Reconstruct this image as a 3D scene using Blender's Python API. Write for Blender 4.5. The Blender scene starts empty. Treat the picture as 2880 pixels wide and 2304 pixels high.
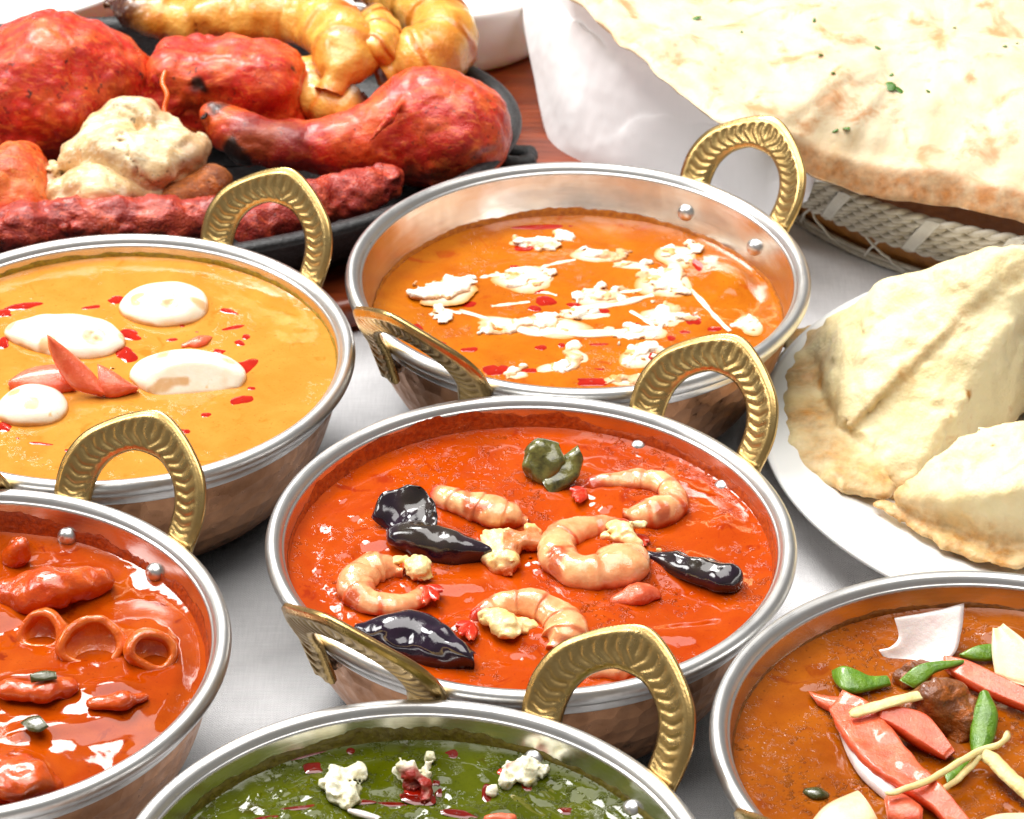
import bpy, math, random
import numpy as np
from mathutils import Matrix, Vector

# ------------------------------------------------------------------ camera, world, lamps, exposure
scene = bpy.context.scene
col = scene.collection
CM = 0.01                                   # everything below is written in centimetres
CAM = np.array([0.0, -77.62, 59.0])         # cm
PITCH, ROLL, FPX = math.radians(32.478), 0.00758, 8874.0
PW, PH, DS = 2880.0, 2304.0, 2880.0 / 2156.0
_R = np.array([1.0, 0, 0]); _U = np.array([0, math.sin(PITCH), math.cos(PITCH)])
_F = np.array([0, math.cos(PITCH), -math.sin(PITCH)])
_cr, _sr = math.cos(ROLL), math.sin(ROLL)
CR, CU = _cr * _R + _sr * _U, -_sr * _R + _cr * _U
cam_data = bpy.data.cameras.new('camera')
cam_data.sensor_width = 36.0
cam_data.lens = FPX / PW * 36.0
cam_data.clip_start, cam_data.clip_end = 0.05, 50.0
cam_data.dof.use_dof = True
cam_data.dof.focus_distance = 0.93
cam_data.dof.aperture_fstop = 36.0
cam = bpy.data.objects.new('camera', cam_data)
m = Matrix(((CR[0], CU[0], -_F[0], CAM[0] * CM), (CR[1], CU[1], -_F[1], CAM[1] * CM),
            (CR[2], CU[2], -_F[2], CAM[2] * CM), (0, 0, 0, 1)))
cam.matrix_world = m
col.objects.link(cam)
scene.camera = cam

world = bpy.data.worlds.new('World')
scene.world = world
world.use_nodes = True
world.node_tree.nodes['Background'].inputs[0].default_value = (1.0, 0.97, 0.94, 1)
world.node_tree.nodes['Background'].inputs[1].default_value = 0.26


def lamp(name, loc, target, sx, sy, power, color):
    d = bpy.data.lights.new(name, 'AREA')
    d.shape = 'RECTANGLE'; d.size = sx * CM; d.size_y = sy * CM
    d.energy = power; d.color = color
    o = bpy.data.objects.new(name, d)
    o.location = Vector(loc) * CM
    o.rotation_euler = (Vector(target) - Vector(loc)).to_track_quat('-Z', 'Y').to_euler()
    col.objects.link(o)
    return o


lamp('window_softbox', (-64, 106, 146), (0, 5, 3), 62, 56, 38.0, (1.0, 0.985, 0.96))
lamp('side_fill', (-128, 22, 96), (0, 8, 4), 50, 50, 12.0, (1.0, 0.985, 0.96))  # added fill lamp, brightens the napkin and other left-facing sides
lamp('ceiling_softbox', (-8, 22, 175), (0, 8, 0), 150, 150, 44.0, (1.0, 0.975, 0.94))

scene.render.engine = 'CYCLES'
scene.cycles.use_denoising = True
scene.cycles.max_bounces = 8
scene.cycles.caustics_reflective = False
scene.cycles.caustics_refractive = False
scene.cycles.sample_clamp_indirect = 6.0
scene.view_settings.view_transform = 'Standard'
scene.view_settings.look = 'None'
scene.view_settings.exposure = -0.10
scene.view_settings.gamma = 1.0
scene.view_settings.use_curve_mapping = False


def at(X, Y, z):
    """world point (cm) at height z seen at X,Y of the 2156-wide view of the photograph"""
    x = (X * DS - PW / 2) / FPX; y = -(Y * DS - PH / 2) / FPX
    d = _F + x * CR + y * CU
    t = (z - CAM[2]) / d[2]
    return CAM + d * t


def pix(P):
    v = np.asarray(P, float) - CAM
    w = v @ _F
    return ((v @ CR) / w * FPX + PW / 2) / DS, (-(v @ CU) / w * FPX + PH / 2) / DS


# ------------------------------------------------------------------ numeric helpers
def _hash(ix, iy, iz, seed):
    n = (ix * 374761393 + iy * 668265263 + iz * 2147483647 * 3 + seed * 1274126177) & 0xFFFFFFFF
    n = ((n ^ (n >> 13)) * 1274126177) & 0xFFFFFFFF
    n = ((n ^ (n >> 16)) * 2246822519) & 0xFFFFFFFF
    return ((n ^ (n >> 15)) & 0xFFFFFF) / float(0xFFFFFF) * 2 - 1


def vnoise(P, seed=0):
    P = np.asarray(P, float)
    f = np.floor(P).astype(np.int64); t = P - f
    t = t * t * t * (t * (t * 6 - 15) + 10)
    r = 0
    for a in (0, 1):
        wa = t[..., 0] if a else 1 - t[..., 0]
        for b in (0, 1):
            wb = t[..., 1] if b else 1 - t[..., 1]
            for c in (0, 1):
                wc = t[..., 2] if c else 1 - t[..., 2]
                r = r + wa * wb * wc * _hash(f[..., 0] + a, f[..., 1] + b, f[..., 2] + c, seed)
    return r


def fbm(P, seed=0, oct=4, lac=2.1, gain=0.5):
    P = np.asarray(P, float); r = 0; a = 1.0
    for k in range(oct):
        r = r + a * vnoise(P, seed + k * 17)
        P = P * lac + 13.7; a *= gain
    return r


def n2(x, y, seed=0, oct=3, gain=0.5):
    x, y = np.broadcast_arrays(np.asarray(x, float), np.asarray(y, float))
    return fbm(np.stack([x, y, np.zeros_like(x) + 0.37 * seed], -1), seed, oct, gain=gain)


def sstep(a, b, x):
    t = np.clip((x - a) / (b - a), 0, 1)
    return t * t * (3 - 2 * t)


def spline(pts, n):
    """Catmull-Rom through the points, n samples at equal arc length"""
    p = np.asarray(pts, float)
    q = np.vstack([2 * p[0] - p[1], p, 2 * p[-1] - p[-2]])
    out = []
    for i in range(1, len(q) - 2):
        t = np.linspace(0, 1, 24, endpoint=False)[:, None]
        a, b, c, d = q[i - 1], q[i], q[i + 1], q[i + 2]
        out.append(0.5 * (2 * b + (c - a) * t + (2 * a - 5 * b + 4 * c - d) * t ** 2 + (3 * b - a - 3 * c + d) * t ** 3))
    o = np.vstack(out + [p[-1:]])
    L = np.r_[0, np.cumsum(np.linalg.norm(np.diff(o[:, :3] if o.shape[1] > 2 else o, axis=0), axis=1))]
    s = np.linspace(0, L[-1], n)
    return np.stack([np.interp(s, L, o[:, k]) for k in range(o.shape[1])], 1)


# ------------------------------------------------------------------ mesh helpers (cm in, metres out)
def make_mesh(name, V, F, mat=None, smooth=True, attrs=None):
    me = bpy.data.meshes.new(name)
    V = np.asarray(V, float) * CM
    if isinstance(F, np.ndarray):
        k = F.shape[1]
        me.vertices.add(len(V)); me.vertices.foreach_set('co', V.astype(np.float32).ravel())
        me.loops.add(F.size); me.loops.foreach_set('vertex_index', F.astype(np.int32).ravel())
        me.polygons.add(len(F)); me.polygons.foreach_set('loop_start', np.arange(0, F.size, k, dtype=np.int32))
        me.update(calc_edges=True)
    else:
        me.from_pydata(V.tolist(), [], F)
    me.validate()
    if smooth:
        me.polygons.foreach_set('use_smooth', np.ones(len(me.polygons), bool))
    if attrs:
        for k, a in attrs.items():
            at_ = me.attributes.new(k, 'FLOAT', 'POINT')
            at_.data.foreach_set('value', np.asarray(a, np.float32))
    if mat:
        me.materials.append(mat)
    me.update()
    return me


def link(name, me, parent=None, loc=None, rotz=0.0):
    o = bpy.data.objects.new(name, me)
    if loc is not None:
        o.location = Vector(loc) * CM
    o.rotation_euler = (0, 0, rotz)
    col.objects.link(o)
    if parent is not None:
        o.parent = parent
    return o


def tag(o, label, cat=None, group=None, kind=None):
    if label: o['label'] = label
    if cat: o['category'] = cat
    if group: o['group'] = group
    if kind: o['kind'] = kind
    return o


def thing(name, label, cat, loc=(0, 0, 0), rotz=0.0, group=None):
    return tag(link(name, None, None, loc, rotz), label, cat, group)


def centred(V):
    """base point of a mesh given in world cm, and the mesh about it"""
    V = np.asarray(V, float)
    c = np.array([(V[:, 0].min() + V[:, 0].max()) / 2, (V[:, 1].min() + V[:, 1].max()) / 2, V[:, 2].min()])
    return c, V - c


def solid(name, VF, mat, label, cat, group=None, kind=None, attrs=None, smooth=True):
    """one-mesh thing from world-space geometry"""
    c, V = centred(VF[0])
    a = attrs if attrs is not None else (VF[2] if len(VF) > 2 else None)
    return tag(link(name, make_mesh(name, V, VF[1], mat, smooth, a), None, c), label, cat, group, kind)


def grid_faces(nu, nv, close_u=False, close_v=False):
    iu = np.arange(nu if close_u else nu - 1); iv = np.arange(nv if close_v else nv - 1)
    a, b = np.meshgrid(iu, iv, indexing='ij')
    a1, b1 = (a + 1) % nu, (b + 1) % nv
    return np.stack([a * nv + b, a1 * nv + b, a1 * nv + b1, a * nv + b1], -1).reshape(-1, 4)


def lathe(profile, n=128):
    p = np.asarray(profile, float); th = np.linspace(0, 2 * np.pi, n, endpoint=False)
    V = np.stack([np.cos(th)[:, None] * p[:, 0], np.sin(th)[:, None] * p[:, 0], np.ones(n)[:, None] * p[:, 1]], -1)
    return V.reshape(-1, 3), grid_faces(n, len(p), close_u=True)


def tube(path, rad, nv=16, flat=1.0, up=(0, 0, 1), cap=True, nfun=None):
    """tube along a path; rad per sample; flat squeezes along `up`"""
    P = np.asarray(path, float); n = len(P)
    r = np.broadcast_to(np.asarray(rad, float), (n,))
    T = np.gradient(P, axis=0); T /= np.linalg.norm(T, axis=1)[:, None] + 1e-9
    up = np.asarray(up, float)
    S = np.cross(T, up); S /= np.linalg.norm(S, axis=1)[:, None] + 1e-9
    N = np.cross(S, T)
    a = np.linspace(0, 2 * np.pi, nv, endpoint=False)
    rr = r[:, None] * np.ones(nv)[None]
    if nfun is not None:
        rr = rr * nfun(np.linspace(0, 1, n)[:, None], a[None])
    V = P[:, None] + S[:, None] * (np.cos(a)[None] * rr)[..., None] + N[:, None] * (np.sin(a)[None] * rr * flat)[..., None]
    V = V.reshape(-1, 3); F = grid_faces(n, nv, close_v=True).tolist()
    if cap:
        F.append(list(range(nv))[::-1]); F.append([(n - 1) * nv + k for k in range(nv)])
    return V, F


def surface_nets(fn, lo, hi, h):
    lo, hi = np.asarray(lo, float), np.asarray(hi, float)
    n = np.ceil((hi - lo) / h).astype(int) + 1
    ax = [lo[k] + h * np.arange(n[k]) for k in range(3)]
    P = np.stack(np.meshgrid(*ax, indexing='ij'), -1)
    D = fn(P); s = D < 0
    nx, ny, nz = n
    acc = np.zeros((nx - 1, ny - 1, nz - 1, 3)); cnt = np.zeros((nx - 1, ny - 1, nz - 1))
    for axis in range(3):
        o = [k for k in range(3) if k != axis]
        for b in (0, 1):
            for c in (0, 1):
                off = [0, 0, 0]; off[o[0]] = b; off[o[1]] = c
                sl0 = tuple(slice(off[k], off[k] + n[k] - 1) for k in range(3))
                off2 = list(off); off2[axis] += 1
                sl1 = tuple(slice(off2[k], off2[k] + n[k] - 1) for k in range(3))
                d0, d1 = D[sl0], D[sl1]
                mk = s[sl0] != s[sl1]
                t = np.where(mk, d0 / np.where(mk, d0 - d1, 1), 0)
                q = np.zeros(acc.shape); q[..., o[0]] = b; q[..., o[1]] = c; q[..., axis] = t
                acc += q * mk[..., None]; cnt += mk
    on = cnt > 0
    idx = -np.ones(on.shape, int); idx[on] = np.arange(on.sum())
    cell = np.stack(np.nonzero(on), -1)
    V = lo + h * (cell + acc[on] / cnt[on][:, None])
    F = []
    for axis in range(3):
        o = [(axis + 1) % 3, (axis + 2) % 3]
        sl0 = [slice(None)] * 3; sl1 = [slice(None)] * 3
        sl0[axis] = slice(0, -1); sl1[axis] = slice(1, None)
        a, b = s[tuple(sl0)], s[tuple(sl1)]
        for flip in (False, True):
            mk = (~a & b) if flip else (a & ~b)
            e = np.stack(np.nonzero(mk), -1)
            e = e[(e[:, o[0]] > 0) & (e[:, o[1]] > 0) & (e[:, o[0]] < n[o[0]] - 1) & (e[:, o[1]] < n[o[1]] - 1)]
            if not len(e): continue
            q = []
            for d0, d1 in ((-1, -1), (0, -1), (0, 0), (-1, 0)):
                c = e.copy(); c[:, o[0]] += d0; c[:, o[1]] += d1
                q.append(idx[c[:, 0], c[:, 1], c[:, 2]])
            q = np.stack(q, -1)
            F.append(q[:, ::-1] if flip else q)
    F = np.vstack(F)
    return V, F[(F >= 0).all(1)]


# signed distances
def sd_ball(P, c, r):
    r = np.asarray(r, float)
    if r.ndim == 0: return np.linalg.norm(P - np.asarray(c, float), axis=-1) - r
    q = (P - np.asarray(c, float)) / r
    k = np.linalg.norm(q, axis=-1)
    return (k - 1) * r.min()


def sd_cone(P, a, b, ra, rb):
    a, b = np.asarray(a, float), np.asarray(b, float)
    ba = b - a; t = np.clip(((P - a) @ ba) / (ba @ ba), 0, 1)
    return np.linalg.norm(P - a - t[..., None] * ba, axis=-1) - (ra + (rb - ra) * t)


def sd_chain(P, pts, k=0.3):
    """pts: x,y,z,r"""
    d = None
    for p, q in zip(pts[:-1], pts[1:]):
        e = sd_cone(P, p[:3], q[:3], p[3], q[3])
        d = e if d is None else smin(d, e, k)
    return d


def smin(a, b, k):
    h = np.clip(0.5 + 0.5 * (b - a) / k, 0, 1)
    return b + (a - b) * h - k * h * (1 - h)


def smax(a, b, k):
    return -smin(-a, -b, k)


def sd_box(P, c, half, R=None, rnd=0.1):
    q = P - np.asarray(c, float)
    if R is not None: q = q @ np.asarray(R, float)
    q = np.abs(q) - (np.asarray(half, float) - rnd)
    return np.linalg.norm(np.maximum(q, 0), axis=-1) + np.minimum(q.max(-1), 0) - rnd


def rot(ax, ay, az):
    from mathutils import Euler
    return np.array(Euler((math.radians(ax), math.radians(ay), math.radians(az)), 'XYZ').to_matrix())


# ------------------------------------------------------------------ material helpers
def lin(c):
    c = np.asarray(c, float) / 255.0
    return tuple(np.where(c <= 0.04045, c / 12.92, ((c + 0.055) / 1.055) ** 2.4)) + (1.0,)


class Mat:
    def __init__(self, name, scale=1.0, **kw):
        self.m = bpy.data.materials.new(name); self.m.use_nodes = True
        self.t = self.m.node_tree; self.b = self.t.nodes['Principled BSDF']
        tc = self.t.nodes.new('ShaderNodeTexCoord')
        self.cm = self.vm('SCALE', tc.outputs['Object'], s=100.0 * scale)
        for k, v in kw.items(): self.set(k, v)

    def put(self, sock, v):
        if isinstance(v, bpy.types.NodeSocket): self.t.links.new(v, sock)
        elif v is not None: sock.default_value = v

    def set(self, k, v):
        names = dict(col='Base Color', rough='Roughness', metal='Metallic', spec='Specular IOR Level', coat='Coat Weight',
                     coatr='Coat Roughness', sss='Subsurface Weight', sssr='Subsurface Radius', ssss='Subsurface Scale',
                     trans='Transmission Weight', ior='IOR', normal='Normal', sheen='Sheen Weight', alpha='Alpha', coatn='Coat Normal', tint='Specular Tint')
        self.put(self.b.inputs[names[k]], v)
        return self

    def vm(self, op, a, b=None, s=None):
        n = self.t.nodes.new('ShaderNodeVectorMath'); n.operation = op
        self.put(n.inputs[0], a)
        if b is not None: self.put(n.inputs[1], b)
        if s is not None: self.put(n.inputs[3], s)
        return n.outputs[0]

    def mt(self, op, a, b=None, c=None, clamp=False):
        n = self.t.nodes.new('ShaderNodeMath'); n.operation = op; n.use_clamp = clamp
        for k, v in enumerate((a, b, c)):
            if v is not None: self.put(n.inputs[k], v)
        return n.outputs[0]

    def noise(self, sc, det=4, rough=0.55, dist=0.0, vec=None, off=0.0):
        n = self.t.nodes.new('ShaderNodeTexNoise')
        v = self.cm if vec is None else vec
        if off: v = self.vm('ADD', v, (off, off * 1.7, off * 0.6))
        self.put(n.inputs['Vector'], v)
        n.inputs['Scale'].default_value = sc; n.inputs['Detail'].default_value = det
        n.inputs['Roughness'].default_value = rough; n.inputs['Distortion'].default_value = dist
        return n.outputs['Fac']

    def voro(self, sc, feature='F1', vec=None, rnd=1.0):
        n = self.t.nodes.new('ShaderNodeTexVoronoi'); n.feature = feature
        self.put(n.inputs['Vector'], self.cm if vec is None else vec); n.inputs['Scale'].default_value = sc
        n.inputs['Randomness'].default_value = rnd
        return n.outputs['Distance']

    def ramp(self, fac, *stops):
        n = self.t.nodes.new('ShaderNodeValToRGB'); self.put(n.inputs[0], fac)
        e = n.color_ramp.elements
        while len(e) < len(stops): e.new(0.5)
        for k, (p, c) in enumerate(stops):
            e[k].position = p
            e[k].color = (c, c, c, 1) if not hasattr(c, '__len__') else c
        return n.outputs[0]

    def mix(self, f, a, b, mode='MIX'):
        n = self.t.nodes.new('ShaderNodeMix'); n.data_type = 'RGBA'; n.blend_type = mode
        self.put(n.inputs[0], f); self.put(n.inputs[6], a); self.put(n.inputs[7], b)
        return n.outputs[2]

    def attr(self, name):
        n = self.t.nodes.new('ShaderNodeAttribute'); n.attribute_name = name
        return n.outputs['Fac']

    def bump(self, h, strength=0.5, dist=0.05, prev=None):
        n = self.t.nodes.new('ShaderNodeBump'); self.put(n.inputs['Height'], h)
        n.inputs['Strength'].default_value = strength; n.inputs['Distance'].default_value = dist * CM
        if prev is not None: self.put(n.inputs['Normal'], prev)
        return n.outputs[0]

    def sep(self, v=None):
        n = self.t.nodes.new('ShaderNodeSeparateXYZ'); self.put(n.inputs[0], self.cm if v is None else v)
        return n.outputs

    def comb(self, x, y, z):
        n = self.t.nodes.new('ShaderNodeCombineXYZ')
        for k, v in enumerate((x, y, z)): self.put(n.inputs[k], v)
        return n.outputs[0]
# ------------------------------------------------------------------ materials of the setting and the bowls
def m_cloth(name, c, weave=9.0, thread=1.0):
    M = Mat(name, rough=0.85, sheen=0.15)
    x, y, z = M.sep()
    w = M.mt('MULTIPLY', M.mt('SINE', M.mt('MULTIPLY', x, weave * 6.28)), M.mt('SINE', M.mt('MULTIPLY', y, weave * 6.28)))
    n = M.noise(0.35, 3)
    th_ = M.mt('ADD', M.noise(1.0, 3, 0.6, vec=M.vm('MULTIPLY', M.cm, (1.0, 12.0, 1.0))), M.noise(1.0, 3, 0.6, vec=M.vm('MULTIPLY', M.cm, (12.0, 1.0, 1.0))))
    M.set('col', M.mix(M.ramp(M.mt('MULTIPLY', th_, 0.5), (0.38, 0.0), (0.62, 1.0)), M.mix(M.ramp(n, (0.3, 0.0), (0.8, 1.0)), lin(c), lin([v * 0.965 for v in c])), lin([v * (1 - 0.055 * thread) for v in c])))
    M.set('normal', M.bump(M.noise(0.5, 2), 0.25, 0.6, M.bump(M.mt('ADD', M.mt('MULTIPLY', th_, 2.0), w), 0.5 * thread + 0.02, 0.02)))
    return M.m


def m_steel(name, rough=0.2, streak=1.0):
    M = Mat(name, metal=1.0, col=(0.74, 0.735, 0.72, 1))
    x, y, z = M.sep()
    r = M.mt('SQRT', M.mt('ADD', M.mt('MULTIPLY', x, x), M.mt('MULTIPLY', y, y)))
    ring = M.noise(1.0, 3, 0.7, vec=M.comb(M.mt('MULTIPLY', r, 14.0), M.mt('MULTIPLY', z, 14.0), M.noise(0.12, 1)))
    blot = M.noise(0.9, 4, 0.6)
    M.set('rough', M.ramp(M.mt('ADD', M.mt('MULTIPLY', ring, 0.6), M.mt('MULTIPLY', blot, 0.4)), (0.3, rough * 0.7), (0.75, rough * 1.5)))
    M.set('col', M.mix(M.ramp(blot, (0.45, 0.0), (0.75, 1.0)), (0.76, 0.755, 0.74, 1), (0.62, 0.6, 0.57, 1)))
    M.set('normal', M.bump(M.noise(0.45, 2), 0.35, 0.12, M.bump(ring, 0.12 * streak, 0.01)))
    return M.m


def m_copper():
    M = Mat('hammered_copper', metal=1.0)
    x, y, z = M.sep()
    v = M.voro(1.6, rnd=0.55)
    n = M.noise(0.7, 5, 0.65)
    M.set('col', M.mix(M.ramp(n, (0.35, 0.0), (0.7, 1.0)), (0.58, 0.30, 0.16, 1), (0.36, 0.17, 0.085, 1)))
    M.set('rough', M.ramp(M.noise(2.5, 4), (0.3, 0.25), (0.7, 0.5)))
    M.set('normal', M.bump(v, 0.5, 0.12, M.bump(M.noise(9, 3), 0.2, 0.02)))
    return M.m


def m_brass():
    M = Mat('cast_brass', metal=1.0)
    g = M.mt('MULTIPLY', M.attr('groove'), 0.42); n = M.noise(1.6, 5, 0.6)
    c = M.mix(M.ramp(n, (0.35, 0.0), (0.75, 1.0)), (0.60, 0.42, 0.17, 1), (0.42, 0.27, 0.095, 1))
    tarn = M.mt('MULTIPLY', g, M.ramp(M.noise(3.0, 3, off=4), (0.25, 0.35), (0.6, 1.0)))
    M.set('col', M.mix(tarn, c, (0.13, 0.075, 0.025, 1)))
    M.set('rough', M.mt('ADD', M.ramp(n, (0.3, 0.24), (0.8, 0.38)), M.mt('MULTIPLY', g, 0.25)))
    M.set('normal', M.bump(M.noise(12, 4), 0.25, 0.03))
    return M.m


CLOTH = m_cloth('white_table_linen', (241, 239, 240))
STEEL = m_steel('brushed_steel', 0.33)
LINER = m_steel('steel_liner', 0.2, 1.6)
COPPER = m_copper()
BRASS = m_brass()

# ------------------------------------------------------------------ table linen
nx, ny = 260, 260
gx, gy = np.meshgrid(np.linspace(-70, 70, nx), np.linspace(-60, 80, ny), indexing='ij')
gz = -0.10 + 0.05 * n2(gx * 0.10, gy * 0.10, 3, 3)
cloth = link('tablecloth', make_mesh('tablecloth', np.stack([gx, gy, gz], -1).reshape(-1, 3), grid_faces(nx, ny), CLOTH))
tag(cloth, 'white linen tablecloth spread under all the dishes', 'tablecloth', kind='structure')

# ------------------------------------------------------------------ karahi bowls
RIM_Z = 5.2
IN_PROF = [(7.36, 4.85), (7.33, 4.6), (7.27, 4.3), (7.15, 3.8), (6.95, 3.1), (6.6, 2.2), (6.0, 1.1), (5.0, 0.45), (0.0, 0.35)]


def wall_r(z):
    p = np.array(IN_PROF[::-1])
    return np.interp(z, p[:, 1], p[:, 0])


def handle_mesh(lean, length, wide=1.0, seed=0):
    nu, nv = 220, 22
    oh = [(2.32, -1.35), (2.52, -0.6), (2.70, 0.3), (2.68, 1.25), (2.3, 2.15), (1.5, 2.85), (0.72, 3.32), (0.2, 3.52)]
    ih = [(1.36, -1.35), (1.46, -0.5), (1.54, 0.25), (1.48, 0.95), (1.20, 1.52), (0.72, 1.92), (0.30, 2.06), (0.0, 2.08)]
    full = lambda h: [(-a, b) for a, b in h] + [(a, b) for a, b in h[::-1]]
    O = spline(full(oh), nu); I = spline(full(ih[:-1]), nu)
    k = length / 3.62
    O[:, 1] = np.where(O[:, 1] > 0, O[:, 1] * k, O[:, 1]); I[:, 1] = np.where(I[:, 1] > 0, I[:, 1] * k, I[:, 1])
    O[:, 0] *= wide; I[:, 0] *= wide
    v = np.linspace(0, 1, nv)[None]; u = np.linspace(-1, 1, nu)[:, None]
    T = O[:, None] * (1 - v[..., None]) + I[:, None] * v[..., None]
    # embossed leaf band between two raised borders
    side = np.abs(u)
    ph = side * 15.0 + np.abs(v - 0.55) ** 1.5 * 3.4 + (v - 0.5) * 1.6
    lobe = np.abs(np.sin(np.pi * ph)) ** 0.75
    scal = 0.20 + 0.055 * np.abs(np.sin(np.pi * (side * 15.0 - 0.25)))
    band = sstep(scal - 0.03, scal + 0.05, v) * sstep(0.90, 0.82, v)
    vein = np.exp(-(((ph % 1) - 0.5) / 0.10) ** 2) * 0.35 * sstep(0.35, 0.5, v) * sstep(0.85, 0.7, v)
    mid = np.exp(-(u / 0.025) ** 2) * 0.5
    h = band * (-0.045 + 0.05 * lobe - 0.03 * vein - 0.03 * mid)
    edge = 0.10 * (np.exp(-(v / 0.10) ** 2) + np.exp(-((1 - v) / 0.08) ** 2))
    half = 0.17 + h - edge
    groove = np.clip(band * (1 - lobe * 1.15) + vein * 0.6 + 0.5 * np.exp(-((v - scal) / 0.03) ** 2), 0, 1) * np.ones_like(u)
    t = T[..., 0]; s = T[..., 1]

    def place(nrm):
        rad = np.where(s > 0, 8.12 + s * math.sin(lean), 8.12 + s * 0.26) + nrm * math.cos(lean)
        z = np.where(s > 0, 5.0 + s * math.cos(lean), 5.0 + s * 0.96) - nrm * math.sin(lean)
        return np.stack([np.sqrt(np.maximum(rad ** 2 - (t * 0.96) ** 2, 1)), -t, z], -1)
    A = place(-half); B = place(half)
    ring = np.concatenate([A, B[:, ::-1]], 1)
    V = ring.reshape(-1, 3); F = grid_faces(nu, 2 * nv, close_v=True).tolist()
    F.append(list(range(2 * nv))); F.append([(nu - 1) * 2 * nv + q for q in range(2 * nv)][::-1])
    g = np.concatenate([groove, groove[:, ::-1]], 1).ravel()
    return make_mesh('handle', V, F, BRASS, True, {'groove': g})


def rivet_mesh():
    p = [(0.0, 0.20), (0.10, 0.19), (0.18, 0.14), (0.225, 0.06), (0.235, 0.0), (0.235, -0.25)]
    p = [(a * 1.32, b * 1.25) for a, b in p]
    V, F = lathe(p[::-1], 20)
    return make_mesh('rivet', V[:, [2, 0, 1]] * np.array([-1, 1, 1]), F, STEEL)


RIVET = rivet_mesh()
_out = [(0.0, 0.22), (3.6, 0.2), (4.4, 0.0), (4.9, 0.03), (5.5, 0.3), (6.2, 1.0), (6.85, 2.2), (7.25, 3.4), (7.44, 4.2), (7.47, 4.48)]
_out = spline(_out, 60)
_rim = [(7.46, 4.18), (7.53, 4.22), (7.56, 4.4), (7.56, 4.56), (7.66, 4.60), (7.80, 4.66), (7.91, 4.78), (7.955, 4.93), (7.92, 5.08), (7.82, 5.18),
        (7.68, 5.2), (7.56, 5.15), (7.48, 5.05), (7.44, 4.98), (7.40, 4.97), (7.37, 4.9)]
_rim = spline(_rim, 60)
_lin = spline([(7.375, 4.92)] + IN_PROF, 50)
SHELL_ME = make_mesh('outer_shell', *lathe(_out, 160), COPPER)
RIM_ME = make_mesh('rim', *lathe(_rim, 192), STEEL)
LIN_ME = make_mesh('liner', *lathe(_lin, 160), LINER)
CEN = dict(A=(0.6, 0.0), B=(2.22, 15.85), C=(-13.09, 10.3), D=(-15.9, -5.6), E=(-2.42, -15.9), F=(13.43, -9.53))
AZ = dict(A=(48, 234), B=(43, 230), C=(55, 235), D=(57, 237), E=(51, 231), F=(49, 229))
LEV = dict(A=4.25, B=3.35, C=4.5, D=3.95, E=4.15, F=4.2)
LEAN = dict(A=(30, 3.3, 28, 3.15), B=(30, 3.15, 28, 3.15), C=(26, 3.2, 30, 3.6), D=(30, 3.3, 30, 3.6), E=(30, 3.4, 30, 3.6), F=(30, 3.4, 30, 3.6))
BLAB = dict(A='steel rimmed copper bowl holding the red prawn and aubergine curry', B='steel rimmed copper bowl of orange curry with cream swirls',
            C='steel rimmed copper bowl holding the yellow egg curry', D='steel rimmed copper bowl of red curry with squid rings',
            E='steel rimmed copper bowl of green spinach curry at the bottom edge', F='steel rimmed copper bowl of brown curry with raw onion and tomato')
for k, (cx, cy) in CEN.items():
    b = thing('karahi_bowl', BLAB[k], 'bowl', (cx, cy, 0), 0, 'brass handled karahi bowls')
    link('outer_shell', SHELL_ME, b); link('rim', RIM_ME, b); link('liner', LIN_ME, b)
    for j, a in enumerate(AZ[k]):
        h = link('handle', handle_mesh(math.radians(LEAN[k][2 * j]), LEAN[k][2 * j + 1]), b, (0, 0, 0), math.radians(a))
        for s in (-1, 1):
            q = math.radians(s * 13.6)
            r = link('rivet', RIVET, h, (wall_r(4.1) * math.cos(q), wall_r(4.1) * math.sin(q), 4.1), q)


# ------------------------------------------------------------------ curries
def gauss(x, y, cx, cy, r, h):
    return h * np.exp(-(((x - cx) ** 2 + (y - cy) ** 2) / r ** 2))


def bump_to(h, x, y, cx, cy, rx, ry, ang, top):
    """a lump of something just under the sauce"""
    c, s = math.cos(ang), math.sin(ang)
    u = ((x - cx) * c + (y - cy) * s) / rx; v = (-(x - cx) * s + (y - cy) * c) / ry
    d = np.sqrt(u * u + v * v)
    return h + top * sstep(1.25, 0.15, d)


def curry_surface(k, rough, lumps=(), seed=0, wav=0.05, fine=0.02, swirl=0.0):
    R = wall_r(LEV[k]) + 0.02
    nr, na = 110, 240
    rr = R * (1 - (1 - np.linspace(0.004, 1, nr)) ** 1.25); th = np.linspace(0, 2 * np.pi, na, endpoint=False)
    x = rr[:, None] * np.cos(th); y = rr[:, None] * np.sin(th)
    ins = sstep(0.0, 0.9, R - np.hypot(x, y))
    h = wav * n2(x * 0.45, y * 0.45, seed, 3) + fine * n2(x * 2.2, y * 2.2, seed + 5, 3) * sstep(-0.3, 0.4, n2(x * 0.5, y * 0.5, seed + 9, 2))
    for L in lumps:
        h = bump_to(h, x, y, *L)
    h = h * ins
    e = R - np.hypot(x, y)
    h = h + 0.085 * np.exp(-e / 0.22)
    V = np.stack([x, y, h], -1).reshape(-1, 3)
    F = grid_faces(nr, na, close_v=True).tolist()
    F.append(list(range(na))[::-1])
    n0 = len(V)
    V = np.vstack([V, np.stack([0.985 * R * np.cos(th), 0.985 * R * np.sin(th), -0.6 + 0 * th], -1)])
    F += [[(nr - 1) * na + j, n0 + j, n0 + (j + 1) % na, (nr - 1) * na + (j + 1) % na] for j in range(na)]
    return V, F


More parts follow.
